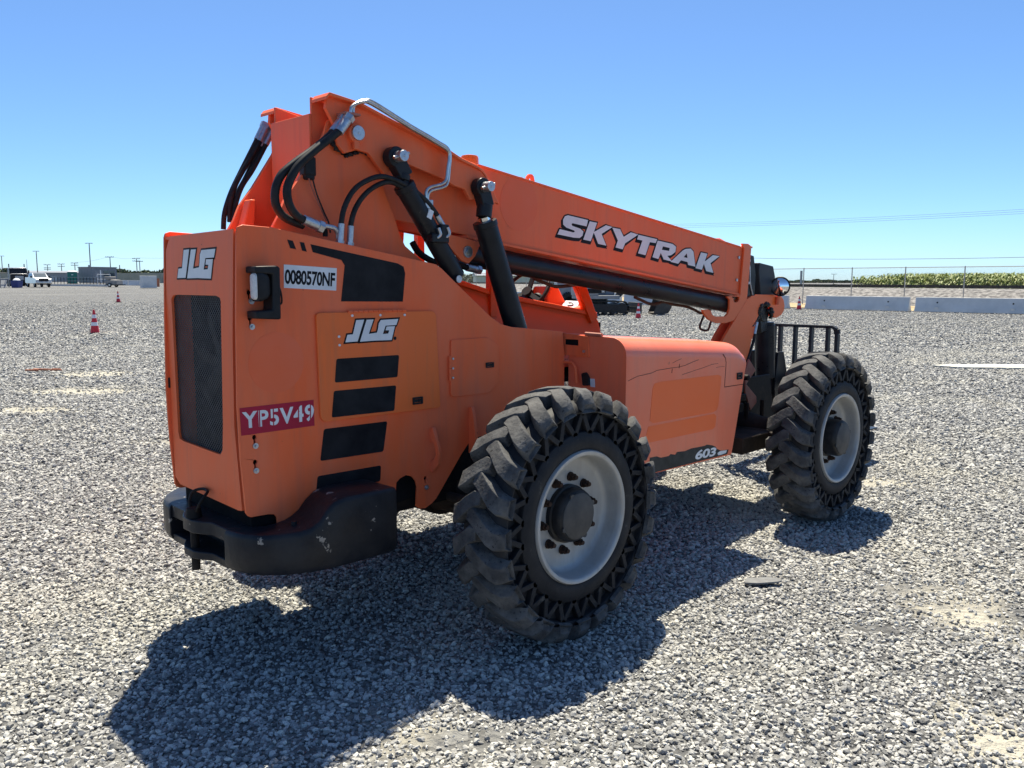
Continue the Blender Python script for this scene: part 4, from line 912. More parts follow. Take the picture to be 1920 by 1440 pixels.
# hard hydraulic lines along the ear
for k, off in enumerate((0, .022)):
    tp = [(-0.732, 2.49), (-0.728, 2.517), (-0.701, 2.539), (-0.662, 2.553), (-0.609, 2.55)] + [(-0.395, 2.475), (-0.292, 2.442), (-0.216, 2.416), (-0.162, 2.396), (-0.14, 2.372), (-0.151, 2.306), (-0.163, 2.246), (-0.195, 2.22), (-0.265, 2.2), (-0.292, 2.178), (-0.296, 2.142)]
    pts = [(a + off * (1 if i < 5 else .7 if i < 10 else 0.9), -.31 + (.0 if k else -.012), b + (off * .5 if i < 9 else 0) - (off * .6 if i >= 11 else 0)) for i, (a, b) in enumerate(tp)]
    mb = MB(); mb.tube(pts, .0085, 10); obj('hydraulic_line', mb, 'steel', BOOM)
c = [(-0.728, 2.49)][0]; mb = MB(); mb.box((c[0], -.30, c[1]), (.085, .07, .010)); obj('line_clamp', mb, 'dust_plate', BOOM)
def hose(pts, y, r, m='hose', name='hose', ends=None, parent=None):
    P = [(p[0], (y if not isinstance(y, (list, tuple)) else y[0] + (y[1] - y[0]) * i / (len(pts) - 1)), p[1]) for i, p in enumerate(pts)]
    mb = MB(); mb.tube(P, r, 12); o = obj(name, mb, m, parent or TH)
    for e in (ends or ()):
        A, B = (Vector(P[0]), Vector(P[1])) if e == 0 else (Vector(P[-1]), Vector(P[-2]))
        d = (B - A).normalized(); mb = MB(); mb.cyl(A - d * .02, A + d * .055, r * 1.22, 14); mb.cyl(A - d * .045, A - d * .02, r * 1.5, 6); obj('hose_fitting', mb, 'zinc', o)
    return o
hose([(-0.769, 2.443), (-0.792, 2.414), (-0.839, 2.375), (-0.933, 2.303), (-1.012, 2.234), (-1.058, 2.164), (-1.073, 2.108), (-1.056, 2.048), (-1.014, 2.008), (-0.943, 1.985)], -.33, .0185, ends=(0, 1))
hose([(-0.777, 2.443), (-0.807, 2.408), (-0.895, 2.33), (-1.005, 2.252), (-1.079, 2.19), (-1.11, 2.127), (-1.112, 2.067), (-1.088, 2.023), (-1.043, 1.997), (-0.979, 1.98)], -.30, .0185, ends=(0,))
mb = MB(); e1 = [(-0.931, 1.986), (-0.876, 1.978), (-0.839, 1.972), (-0.82, 1.951), (-0.818, 1.925)]; mb.tube([(a, -.33, b) for a, b in e1], .012, 10); obj('elbow_pipe', mb, 'zinc', TH)
mb = MB(); e1 = [(-0.9, 1.978), (-0.876, 1.966), (-0.874, 1.934)]; mb.tube([(a, -.31, b) for a, b in e1], .012, 10); obj('elbow_pipe', mb, 'frame_dirty', TH)
hose([(-0.813, 1.938), (-0.806, 2.003), (-0.784, 2.076), (-0.736, 2.147), (-0.67, 2.193), (-0.588, 2.222), (-0.51, 2.216), (-0.421, 2.188), (-0.332, 2.144), (-0.258, 2.083), (-0.207, 2.017)], -.34, .0125, ends=(0, 1))
hose([(-0.754, 1.931), (-0.748, 1.995), (-0.723, 2.064), (-0.671, 2.131), (-0.6, 2.18), (-0.525, 2.203), (-0.456, 2.186), (-0.391, 2.148), (-0.315, 2.081), (-0.254, 2.01)], -.33, .0125, ends=(0, 1))
for pts, y in (([(-0.84, 2.48), (-0.885, 2.397), (-0.953, 2.276), (-1.014, 2.162), (-1.051, 2.063), (-1.061, 1.983)], .30), ([(-0.83, 2.471), (-0.871, 2.397), (-0.939, 2.293), (-0.999, 2.191), (-1.027, 2.098), (-1.031, 2.018)], .29), ([(-0.803, 2.456), (-0.845, 2.382), (-0.907, 2.278), (-0.967, 2.193), (-1.001, 2.111), (-1.02, 2.03)], .28), ([(-0.822, 2.447), (-0.87, 2.361), (-0.926, 2.253), (-0.979, 2.163), (-1.013, 2.086), (-1.028, 2.023)], .30)):
    hose(pts, y, .0125, ends=(0,))
# cylinders
def ram(name, top, knee, bot, y, rb, rr, clev, parent):
    t, k, b = (Vector((p[0], y, p[1])) for p in (top, knee, bot)); d = (b - t).normalized()
    root = empty(name, parent=parent)
    mb = MB(); mb.cyl(k, b, rb, 28); mb.cyl(k - d * .012, k + d * .02, rb * 1.07, 28); obj('barrel', mb, 'black', root, bevel=.003)
    mb = MB(); mb.cyl(k - d * .035, k + d * .02, rr * 1.05, 20); obj('rod', mb, 'rod' if rr > .031 else 'black', root)
    mb = MB(); mb.cyl((t.x, y - clev, t.z), (t.x, y + clev, t.z), .050, 24); mb.bar(t + d * .02, t + d * .105, clev * 2.1, .078, (1, 0, 0)); mb.cyl(t + d * .09, k - d * .034, rr * 1.3, 20); obj('clevis', mb, 'black', root, bevel=.005)
    mb = MB(); mb.cyl((t.x, y - clev - .055, t.z), (t.x, y - clev + .02, t.z), .0265, 24); mb.cyl((t.x, y - clev - .058, t.z), (t.x, y - clev - .05, t.z), .006, 10); obj('pin', mb, 'zinc', root, bevel=.002)
    mb = MB(); mb.cyl((t.x - .045, y - clev - .03, t.z - .012), (t.x + .045, y - clev - .03, t.z + .018), .0085, 10); obj('retaining_bolt', mb, 'steel', root)
    return root
ram('lift_cylinder', [(-0.493, 2.326)][0], [(0.136, 2.041)][0], [(0.391, 1.394)][0], -.315, .063, .032, .03, TH) if False else None
T2 = [(0.1, 2.228)][0]; K2 = [(0.131, 2.041)][0]; B2 = [(0.386, 1.425)][0]
ram('lift_cylinder', T2, K2, B2, -.298, .0625, .033, .028, TH)
T1 = [(-0.476, 2.325)][0]; K1 = [(-0.414, 2.191)][0]; B1 = [(-0.087, 1.756)][0]
ram('compensating_cylinder', T1, K1, B1, -.305, .050, .03, .028, TH)
c = [(-0.117, 1.744)][0]; mb = MB(); mb.cyl((c[0], -.26, c[1]), (c[0], -.362, c[1]), .021, 20); obj('lower_pin', mb, 'black', TH); mb = MB(); mb.cyl((c[0], -.362, c[1]), (c[0], -.367, c[1]), .019, 20); obj('washer', mb, 'zinc', TH)
c = [(-0.239, 1.957)][0]; mb = MB(); mb.box((c[0], -.345, c[1] - .01), (.11, .05, .045)); mb.box((c[0] + .03, -.35, c[1] + .03), (.05, .04, .06)); obj('port_block', mb, 'black', TH, bevel=.006)
for q in [(-0.252, 1.953), (-0.193, 1.958)]:
    mb = MB(); mb.tube([(q[0] - .004, -.37, q[1] + .045), (q[0] + .006, -.372, q[1] + .012), (q[0] - .012, -.36, q[1] - .006), (q[0] - .03, -.345, q[1] - .004)], .0085, 10); obj('elbow_pipe', mb, 'zinc', TH)
c = [(-0.297, 2.063)][0]; mb = MB(); mb.box((c[0], -.352, c[1]), (.03, .012, .045), Matrix.Rotation(.4, 3, 'Y')); obj('white_tag', mb, 'white', TH)
c = [(-0.291, 2.113)][0]; mb = MB(); mb.box((c[0], -.335, c[1]), (.05, .02, .045)); obj('line_bracket', mb, 'zinc', TH, bevel=.003)
lug = [(-0.097, 1.989), (0.188, 1.945), (0.143, 1.867), (0.095, 1.828), (0.043, 1.843), (-0.04, 1.913)]; mb = MB(); mb.prism(lug, -.205, -.185); obj('cylinder_lug', mb, 'orange', BOOM, bevel=.003)
c = [(0.084, 1.891)][0]; mb = MB(); mb.cyl((c[0], -.20, c[1]), (c[0], -.214, c[1]), .032, 24); obj('washer', mb, 'zinc', BOOM); mb = MB(); mb.cyl((c[0], -.21, c[1]), (c[0], -.226, c[1]), .017, 20); obj('pin', mb, 'steel', BOOM)
a, b = [(0.146, 1.884), (2.959, 1.553)]
mb = MB(); mb.cyl((a[0], -.10, a[1]), (b[0], -.10, b[1]), .066, 32); mb.cyl((b[0] - .02, -.10, b[1] + .003), (b[0] + .0, -.10, b[1]), .069, 32); obj('extension_cylinder', mb, 'black', BOOM, bevel=.004)
a, b = [(0.733, 1.793), (3.032, 1.512)]
mb = MB(); mb.bar((a[0], .08, a[1]), (b[0], .08, b[1]), .06, .02); obj('hose_tray', mb, 'dust_plate', BOOM, bevel=.002)
hose([(0.846, 1.75), (0.945, 1.723), (1.047, 1.699), (1.167, 1.702), (1.313, 1.716)], 0.02, .011, 'hose_brown', parent=BOOM)
hose([(1.876, 1.62), (1.96, 1.596), (2.045, 1.572), (2.132, 1.566), (2.24, 1.58), (2.36, 1.558), (2.511, 1.543), (2.639, 1.515), (2.747, 1.483), (2.84, 1.489), (2.902, 1.522)], 0.0, .011, 'hose_brown', parent=BOOM)
hose([(2.824, 1.502), (2.773, 1.436), (2.738, 1.378), (2.77, 1.351), (2.856, 1.344), (2.893, 1.398), (2.914, 1.44)], 0.0, .009, 'hose_brown', parent=BOOM)
hose([(-0.249, 1.933), (-0.218, 1.891), (-0.171, 1.861), (-0.09, 1.832), (0.035, 1.827), (0.122, 1.809), (0.184, 1.8)], -.15, .017, 'frame_dirty', ends=(1,), parent=BOOM)
# lifting eye on the boom top
e = [(0.786, 2.346)][0]
mb = MB(); mb.prism([[(e[0] - .055, e[1] - .07), (e[0] + .055, e[1] - .07), (e[0] + .03, e[1] + .025), (e[0] + .015, e[1] + .038), (e[0] - .012, e[1] + .038), (e[0] - .03, e[1] + .02)], circle((e[0], e[1] + .002), .013, 12)], -.008, .008)
obj('lifting_eye', mb, 'orange', BOOM, bevel=.002)
# collar and yoke at the boom's front end
YK = ([(3.051, 1.99), (3.019, 2.03), (3.111, 2.031), (3.153, 2.016), (3.161, 1.987), (3.142, 1.774), (3.123, 1.591), (3.0, 1.481), (2.924, 1.424), (2.814, 1.408), (2.684, 1.412), (2.566, 1.442), (2.491, 1.489), (2.469, 1.52), (2.551, 1.521), (2.593, 1.509), (2.605, 1.483), (2.649, 1.466), (2.8, 1.461), (2.834, 1.48), (2.857, 1.519), (2.856, 1.589), (2.812, 1.615), (2.889, 1.62), (3.013, 1.625)])
hole = [(3.003, 1.611), (3.002, 1.59), (2.977, 1.571), (2.943, 1.567), (2.916, 1.579), (2.915, 1.597), (2.94, 1.611)]
for sg in (-1, 1):
    mb = MB(); mb.prism([YK, hole] if sg < 0 else [YK[:7] + YK[-3:]], min(sg * .190, sg * .172), max(sg * .190, sg * .172)); obj('yoke_plate', mb, 'orange_bright', BOOM, bevel=.003)
c0 = YK[1]
mb = MB(); mb.box((3.12, 0, 2.005), (.13, .378, .016)); mb.prism([(2.66, 2.03), (2.72, 2.062), (2.80, 2.066), (3.02, 2.012), (3.05, 1.999), (2.66, 2.045)], -.12, .12); obj('collar_top', mb, 'orange_bright', BOOM, bevel=.006)
mb = MB(); mb.prism([(3.06, 1.66), (3.06, 1.975), (3.30, 1.94), (3.34, 1.78), (3.33, 1.55), (3.15, 1.60)], -.14, .14); obj('inner_boom', mb, 'black', BOOM, bevel=.006)
mb = MB()
for y in (-.145, -.10): mb.tube([(3.14, y, 1.94), (3.22, y, 1.86), (3.24, y, 1.72), (3.30, y, 1.60)], .007, 8)
for z in (1.90, 1.84, 1.72): mb.cyl((3.20, -.14, z), (3.20, -.16, z), .012, 8)
obj('chain_hardware', mb, 'zinc', BOOM)
blob('grease', [(3.12 + .02 * i, 1.985 - .012 * i) for i in range(8)], -.12, BOOM, .018)
gp_ = [(3.404, 1.887), (3.64, 1.861), (3.679, 1.777), (3.687, 1.689), (3.674, 1.607), (3.444, 1.61), (3.398, 1.812)]; mb = MB(); mb.prism(gp_, -.135, .10); obj('hose_guard', mb, 'grey_plate', BOOM, bevel=.006)
# gooseneck
GN = ([(3.179, 1.591), (3.243, 1.613), (3.339, 1.626), (3.694, 1.619), (3.762, 1.601), (3.804, 1.571), (3.822, 1.523), (3.815, 1.484), (3.769, 1.444), (3.691, 1.424), (3.639, 1.425), (3.621, 1.476), (3.58, 1.512), (3.52, 1.535), (3.457, 1.539), (3.408, 1.528), (3.383, 1.501), (3.374, 1.452), (3.331, 1.404), (3.273, 1.363)]
      + [(3.339, 1.365), (3.274, 1.244), (3.219, 1.106), (3.179, 0.993), (2.806, 1.022), (2.765, 1.206), (2.862, 1.312)])
for sg in (-1, 1):
    mb = MB(); mb.prism(GN, -.16 if sg < 0 else -.07, -.138 if sg < 0 else -.05); obj('gooseneck_plate', mb, 'orange_bright' if sg < 0 else 'orange', BOOM, bevel=.003)
mb = MB(); xs = [p[0] for p in GN]; mb.box((max(xs) - .06, -.104, GN[6][1] - .02), (.05, .067, .14)); mb.box((GN[1][0] + .2, -.104, GN[2][1] - .03), (.5, .067, .02)); obj('gooseneck_web', mb, 'orange', BOOM, bevel=.01)
c = [(3.506, 1.466)][0]
mb = MB(); mb.cyl((c[0] + .02, -.135, c[1]), (c[0] + .02, .005, c[1]), .075, 24); mb.bar((c[0] + .02, -.065, c[1]), (c[0] + .05, -.065, c[1] - .16), .12, .13, (1, 0, 0)); obj('cylinder_eye', mb, 'grease', BOOM, bevel=.01)
blob('grease', [(3.387, 1.516), (3.423, 1.531), (3.473, 1.536), (3.524, 1.526), (3.571, 1.503), (3.599, 1.477), (3.377, 1.483), (3.374, 1.446), (3.346, 1.416), (3.615, 1.439)], -.15, BOOM, .02)
a, b = [(3.652, 1.365), (3.67, 0.899)]
mb = MB(); mb.cyl((a[0], -.07, a[1]), (b[0] + .02, -.07, b[1]), .084, 32); mb.cyl((a[0], -.07, a[1] - .005), (a[0], -.07, a[1] + .02), .078, 32); mb.box((b[0] + .04, -.07, b[1] - .08), (.07, .08, .16)); obj('tilt_cylinder', mb, 'black', BOOM, bevel=.006)
hose([(3.332, 1.353), (3.319, 1.308), (3.307, 1.25), (3.278, 1.194), (3.241, 1.138), (3.202, 1.074)], -.16, .012, ends=(0,), parent=BOOM)
# round mirror
c = [(3.65, 1.69)][0]; mc = Vector((c[0], -.20, c[1])); md = (CAM_LOC - mc); md = (md.normalized() + Vector((-.55, .05, .0))).normalized()
rot = md.to_track_quat('Z', 'Y').to_matrix()
def disc(prof, n=40):
    mb = MB(); vs = []; m_ = len(prof)
    for i in range(n):
        t = 2 * math.pi * i / n
        for r_, h_ in prof: vs.append(mc + rot @ Vector((r_ * math.cos(t), r_ * math.sin(t), h_)))
    mb.add(vs, [(i * m_ + k, ((i + 1) % n) * m_ + k, ((i + 1) % n) * m_ + k + 1, i * m_ + k + 1) for i in range(n) for k in range(m_ - 1)]); return mb
mir = obj('mirror_housing', disc([(.001, -.014), (.05, -.013), (.078, -.006), (.084, .004), (.080, .010), (.073, .008)]), 'plastic', TH)
obj('mirror_glass', disc([(.074, .004), (.06, .0095), (.04, .0150), (.02, .0182), (.0005, .019)]), 'mirror', mir, smooth=80)
s0 = [(3.637, 1.608), (3.639, 1.536)]; mb = MB(); mb.cyl((s0[0][0] + .03, -.175, s0[0][1] - .005), (s0[1][0] + .02, -.175, s0[1][1]), .018, 14); obj('mirror_stalk', mb, 'orange', mir)
# ---- carriage and load backrest
CR = empty('fork_carriage', parent=TH)
XC = 4.0; yr = -.56; ztop = [(-0.509, 1.346)][0][1]
mb = MB(); mb.bar((XC, .56, .35), (XC, .56, ztop - .06), .05, .03, (0, 1, 0)); mb.bar((XC, -.56, .35), (XC, -.56, ztop - .06), .05, .03, (0, 1, 0))
tp_ = [(XC, -.56, ztop - .06), (XC, -.553, ztop - .02), (XC, -.52, ztop), (XC, .52, ztop), (XC, .553, ztop - .02), (XC, .56, ztop - .06)]
for a, b in zip(tp_[:-1], tp_[1:]): mb.bar(a, b, .05, .026, (0, 0, 1))
obj('backrest_frame', mb, 'grey_plate', CR, bevel=.003)
for px_y in [(-0.041, 1.198), (-0.183, 1.205), (-0.33, 1.213), (-0.478, 1.221)]:
    mb = MB(); mb.bar((XC, px_y[0], .38), (XC, px_y[0], ztop), .05, .026, (0, 1, 0)); obj('backrest_bar', mb, 'grey_plate', CR, bevel=.002)
for y_ in (.02, .16, .30, .43):
    mb = MB(); mb.bar((XC, y_, .38), (XC, y_, ztop), .05, .026, (0, 1, 0)); obj('backrest_bar', mb, 'grey_plate', CR, bevel=.002)
mb = MB(); mb.box((XC - .01, 0, .42), (.06, 1.16, .12)); mb.box((XC - .01, 0, .86), (.06, 1.16, .10)); obj('fork_rail', mb, 'black', CR, bevel=.004)
for sg in (-1, 1):
    mb = MB(); mb.prism([(3.78, 1.12), (3.88, 1.12), (3.99, .85), (3.99, .36), (3.80, .36), (3.74, .8)], min(sg * .14, sg * .11), max(sg * .14, sg * .11)); obj('carriage_plate', mb, 'black', CR, bevel=.004)
    mb = MB(); mb.box((4.06, sg * .42, .62), (.05, .12, .60)); mb.prism([(4.03, .30), (5.2, .31), (5.2, .322), (4.03, .36)], sg * .42 - .06, sg * .42 + .06); obj('fork', mb, 'black', CR, bevel=.004)
# front frame pieces seen between the box and the front tyre
mb = MB(); mb.prism([(2.861, 1.135), (2.968, 1.041), (2.829, 0.942), (2.992, 0.832), (3.003, 0.783), (2.914, 0.728), (2.818, 0.88), (2.807, 1.037)], -.375, -.36); obj('front_frame_plate', mb, 'dust_plate', TH, bevel=.003)
mb = MB(); mb.box((2.52, -.42, 1.02), (.12, .14, .07)); mb.cyl((2.55, -.40, 1.03), (2.55, -.55, 1.03), .022, 12); mb.box((2.56, -.42, .87), (.18, .12, .05)); mb.box((2.45, -.38, .78), (.5, .10, .07)); obj('front_bracket', mb, 'frame_dirty', TH, bevel=.006)
mb = MB(); mb.cyl((2.62, -.40, .90), (2.62, -.40, 1.09), .055, 20); obj('oil_filter', mb, 'black', TH, bevel=.006)
for q in [(2.801, 0.604), (3.045, 0.573)]:
    mb = MB(); mb.cyl((q[0], -.40, .62), (q[0], -.40, .80), .017, 12); obj('stabiliser_rod', mb, 'brown_axle', TH)
mb = MB(); mb.box((2.62, -.1, .56), (.6, 1.1, .12)); obj('axle_cradle', mb, 'brown_axle', TH, bevel=.01)

# ---- cab
CAB = empty('cab', parent=TH)
yc0, yc1 = .37, 1.12
WT = [(0.416, 1.706), (0.866, 1.628), (1.893, 1.471)]; WF = [(1.912, 1.457), (1.955, 1.391), (1.971, 1.319)]
wall = [(-.05, 1.0), (-.05, 1.86)] + [(x, z) for x, z in WT[1:]] + WF + [(WF[-1][0] - .02, 1.0)]
mb = MB(); mb.prism(wall, yc1 - .012, yc1 + .012); obj('side_wall', mb, 'orange_cab', CAB, bevel=.004)
lean = [(x, z) for x, z in [(-.05, 1.86)] + WT[1:] + [(WF[0][0] + .015, WF[0][1] - .02), (WF[1][0] + .005, WF[1][1] - .03), (WF[2][0] + .0, WF[2][1] - .05)]]
mb = MB(); mb.loft([[(x, .395, z), (x, .375, z), (x, .375 - .06 * min(1, (z - 1.1) / .30), 1.15 if z > 1.4 else 1.12), (x, .395 - .06 * min(1, (z - 1.1) / .30), 1.15 if z > 1.4 else 1.12)] for x, z in lean]); obj('leaning_side_wall', mb, 'orange_cab', CAB, bevel=.004)
for y in (yc0 + .01, yc1):
    mb = MB(); mb.bar((-.05, y, 1.865), (WT[1][0], y, WT[1][1] + .012), .05, .035); mb.bar((WT[1][0], y, WT[1][1] + .012), (WT[2][0], y, WT[2][1] + .012), .05, .035); obj('sill', mb, 'orange_cab', CAB, bevel=.006)
fp = [(1.752, 1.678), (1.88, 1.471)]
dx = (fp[0][0] - fp[1][0]) / (fp[0][1] - fp[1][1])
for y in (yc0, yc1):
    x_top = fp[1][0] + dx * (2.30 - fp[1][1])
    mb = MB(); mb.bar((fp[1][0] - .03, y, fp[1][1] - .03), (x_top - .03, y, 2.30), .055, .085, (1, 0, 0)); mb.bar((fp[1][0] - .075, y + .0, fp[1][1] - .02), (x_top - .075, y, 2.30), .03, .03, (1, 0, 0)); obj('front_pillar', mb, 'orange_cab', CAB, bevel=.004)
rp = [(0.812, 1.718)][0]
for y in (yc0, yc1):
    mb = MB(); mb.bar((rp[0] + .0, y, 1.5), (rp[0] + .0, y, 2.30), .05, .06, (1, 0, 0)); obj('mid_pillar', mb, 'orange_cab', CAB, bevel=.004)
    mb = MB(); mb.bar((.0, y, 1.5), (.08, y, 2.30), .05, .06, (1, 0, 0)); obj('rear_pillar', mb, 'orange_cab', CAB, bevel=.004)
mb = MB()
rs = []
for t in np.linspace(0, 1, 9):
    y = yc0 - .02 + (yc1 - yc0 + .04) * t; zz = 2.315 + .055 * math.sin(math.pi * t)
    rs.append([(x_top + .06, y, zz - .02), (x_top - .02, y, zz + .012), (x_top - .3, y, zz + .03), (.05, y, zz + .025), (.0, y, zz + .0), (.0, y, zz - .03), (x_top + .05, y, zz - .04)])
mb.loft(rs); obj('roof', mb, 'orange', CAB)
mb = MB(); mb.box((.95, .745, 1.02), (2.0, .76, .03)); mb.box((-.04, .745, 1.4), (.03, .75, .8)); mb.box((WF[-1][0] - .03, .745, 1.2), (.02, .75, .45)); obj('cab_floor', mb, 'dark', CAB)
# dash, wheel, seat
dz = [(1.916, 1.576)][0]
mb = MB(); mb.prism([(1.55, 1.1), (1.55, 1.44), (1.62, 1.52), (1.86, 1.55), (1.96, 1.46), (2.0, 1.1)], yc0 + .06, yc1 - .02); obj('dashboard', mb, 'orange', CAB, bevel=.01)
dc = [(1.604, 1.609)][0]
mb = MB(); mb.prism([(dc[0] - .06, dc[1] - .12), (dc[0] - .06, dc[1] + .02), (dc[0] - .02, dc[1] + .085), (dc[0] + .05, dc[1] + .085), (dc[0] + .16, dc[1] - .06), (dc[0] + .16, dc[1] - .12)], .54, .72); obj('gauge_housing', mb, 'orange', CAB, bevel=.008)
mb = MB(); mb.cyl((dc[0] - .062, .63, dc[1] - .02), (dc[0] - .085, .63, dc[1] - .025), .06, 24); mb.cyl((dc[0] - .075, .74, dc[1] + .0), (dc[0] - .08, .70, dc[1] - .0), .05, 16); obj('gauge', mb, 'plastic', CAB)
sc = [(1.502, 1.663)][0]; swc = Vector((sc[0], .72, sc[1])); ax = Vector((-.78, -.12, .62)).normalized(); q_ = ax.to_track_quat('Z', 'Y').to_matrix()
mb = MB(); n = 40; vs = []; 
for i in range(n):
    t = 2 * math.pi * i / n
    for k in range(10):
        u_ = 2 * math.pi * k / 10; vs.append(swc + q_ @ Vector(((.185 + .015 * math.cos(u_)) * math.cos(t), (.185 + .015 * math.cos(u_)) * math.sin(t), .015 * math.sin(u_))))
mb.add(vs, [(i * 10 + k, ((i + 1) % n) * 10 + k, ((i + 1) % n) * 10 + (k + 1) % 10, i * 10 + (k + 1) % 10) for i in range(n) for k in range(10)])
for t in (math.pi / 2, math.pi * 7 / 6, math.pi * 11 / 6): mb.bar(swc + q_ @ Vector((0, 0, -.03)), swc + q_ @ Vector((.18 * math.cos(t), .18 * math.sin(t), 0)), .035, .016, ax)
mb.cyl(swc + q_ @ Vector((0, 0, -.06)), swc + q_ @ Vector((0, 0, .0)), .04, 20); mb.cyl(swc + q_ @ Vector((0, 0, -.4)), swc + q_ @ Vector((0, 0, -.05)), .03, 14)
obj('steering_wheel', mb, 'plastic', CAB, smooth=60)
mb = MB(); mb.box((.62, .745, 1.32), (.46, .46, .12)); mb.box((.36, .745, 1.46), (.12, .44, .30), Matrix.Rotation(-.15, 3, 'Y')); obj('seat', mb, 'seat', CAB, bevel=.03)
bc = [(0.967, 2.576)][0]
mb = MB(); mb.cyl((bc[0], .75, bc[1] - .20), (bc[0], .75, bc[1] - .09), .07, 24); bb = obj('beacon_base', mb, 'plastic', CAB)
mb = MB(); mb.loft([[(bc[0] + r_ * math.cos(t), .75 + r_ * math.sin(t), bc[1] + h_) for t in np.linspace(0, 2 * math.pi, 25)[:-1]] for r_, h_ in ((.066, -.09), (.062, .0), (.055, .012), (.03, .018))]); obj('beacon_lens', mb, 'beacon', bb)
mp_ = [(x, .44, z) for x, z in [(1.572, 1.535), (1.746, 1.515)]] + [(x, .58, z) for x, z in [(1.953, 1.573), (1.79, 1.581)]]

# ================================================================== other things in the yard
# ---- traffic cones
def cone_at(loc, h, label):
    root = empty('traffic_cone', loc); tag(root, label, 'traffic cone', 'red and white traffic cones')
    k = h / .72
    mb = MB(); mb.prism(rounded([(-.18 * k, -.18 * k), (.18 * k, -.18 * k), (.18 * k, .18 * k), (-.18 * k, .18 * k)], .04), 0, .03 * k, 'Z'); obj('base', mb, 'plastic', root)
    def ring(z0, z1):
        n = 20; R = lambda z: (.135 - .108 * z / .72) * k
        return [[(R(z) * math.cos(t), R(z) * math.sin(t), z * k) for t in np.linspace(0, 2 * math.pi, n + 1)[:-1]] for z in (z0, z1)]
    for z0, z1 in ((.03, .24), (.345, .47), (.575, .72)):
        mb = MB(); mb.loft(ring(z0, z1)); obj('cone_body', mb, 'cone_red', root)
    for z0, z1 in ((.24, .345), (.47, .575)):
        mb = MB(); mb.loft(ring(z0, z1)); obj('white_band', mb, 'cone_white', root)
cone_at(gnd((6.135, 23.886)), .74, 'nearest red and white traffic cone left of the telehandler')
cone_at(gnd((17.921, 54.655)), .74, 'small far red and white traffic cone left of the telehandler')
cone_at(gnd((28.438, 19.561)), .70, 'red and white traffic cone in front of the excavator blade')
cone_at(gnd((45.284, 19.980)), .80, 'red and white traffic cone in the gap between concrete barriers')

# ---- small litter on the gravel
c = Vector([(1.294, -1.375)][0]); mb = MB(); vs = rounded([(-.17, -.05), (-.05, -.075), (.14, -.05), (.17, .0), (.08, .06), (-.12, .05)], .03)
secs = [[(c.x + x * .72 * s + y * .7 * s, c.y - x * .70 * s + y * .7 * s, z + .02 * x) for x, y in vs] for s, z in ((.66, .022), (.70, .026), (.68, .032))]
mb.loft(secs); M['scrap'] = mat('weathered_rubber', (.16, .165, .165), (.11, .11, .115), rough=.6, scale=20, bump=.2)
o = obj('rubber_scrap', mb, 'scrap'); tag(o, 'flat grey rubber scrap lying on the sunlit gravel', 'scrap')
mb = MB(); mb.box((c.x, c.y, .018), (.03, .03, .014)); obj('stub', mb, 'plastic', o)
for (cx, cy), L, a, lb in (([(1.796, 13.45)][0], .52, -.75, 'longer reddish board scrap lying on gravel at far left'), ([(1.564, 13.551)][0], .22, -.6, 'short reddish board scrap lying on gravel at far left')):
    mb = MB(); mb.box((0, 0, .035), (L, .04, .03)); mb.box((L * .3, .02, .055), (L * .3, .03, .015)); o = obj('wood_scrap', mb, 'pallet', bevel=.004); o.location = (cx, cy, ground_z(cx, cy)); o.rotation_euler = (0, .04, a); tag(o, lb, 'wood scrap', 'wood scraps')
c = Vector([(15.816, 1.193)][0]); mb = MB(); rng = random.Random(4); L = []
for i in range(40):
    t = 2 * math.pi * i / 40; rx = 1.35 * (1 + .12 * math.sin(3 * t + 1) + rng.uniform(-.07, .07)); ry = .34 * (1 + rng.uniform(-.12, .12)); q = c + RGT * rx * math.cos(t) + FWD * ry * math.sin(t); L.append((q.x, q.y))
mb.prism(L, .02, .045, 'Z'); M['pale_patch'] = mat('pale_caliche', (.62, .60, .53), (.5, .48, .42), rough=.95, scale=6)
o = obj('pale_soil_patch', mb, 'pale_patch', smooth=0); tag(o, kind='structure')
# ---- operator's papers in the cab
pp = mp_; mb = MB(); q = [Vector(p) for p in mp_]
mb.add(q + [p + Vector((0, 0, .006)) for p in q], [(3, 2, 1, 0), (4, 5, 6, 7), (0, 1, 5, 4), (1, 2, 6, 5), (2, 3, 7, 6), (3, 0, 4, 7)])
o = obj('paper_sheet', mb, 'white_paint', smooth=0); tag(o, 'white paper sheet lying on the cab dashboard', 'paper')
cq = (q[0] + q[1] + q[2] + q[3]) / 4; e1 = (q[1] - q[0]).normalized(); e2 = (q[3] - q[0]).normalized()
mb = MB(); mb.tube([cq + e1 * a_ + e2 * b_ + Vector((0, 0, .012)) for a_, b_ in ((-.02, -.06), (.02, -.04), (.03, .0), (.0, .04), (-.03, .03))], .004, 6); obj('pen_loop', mb, 'hose', o)

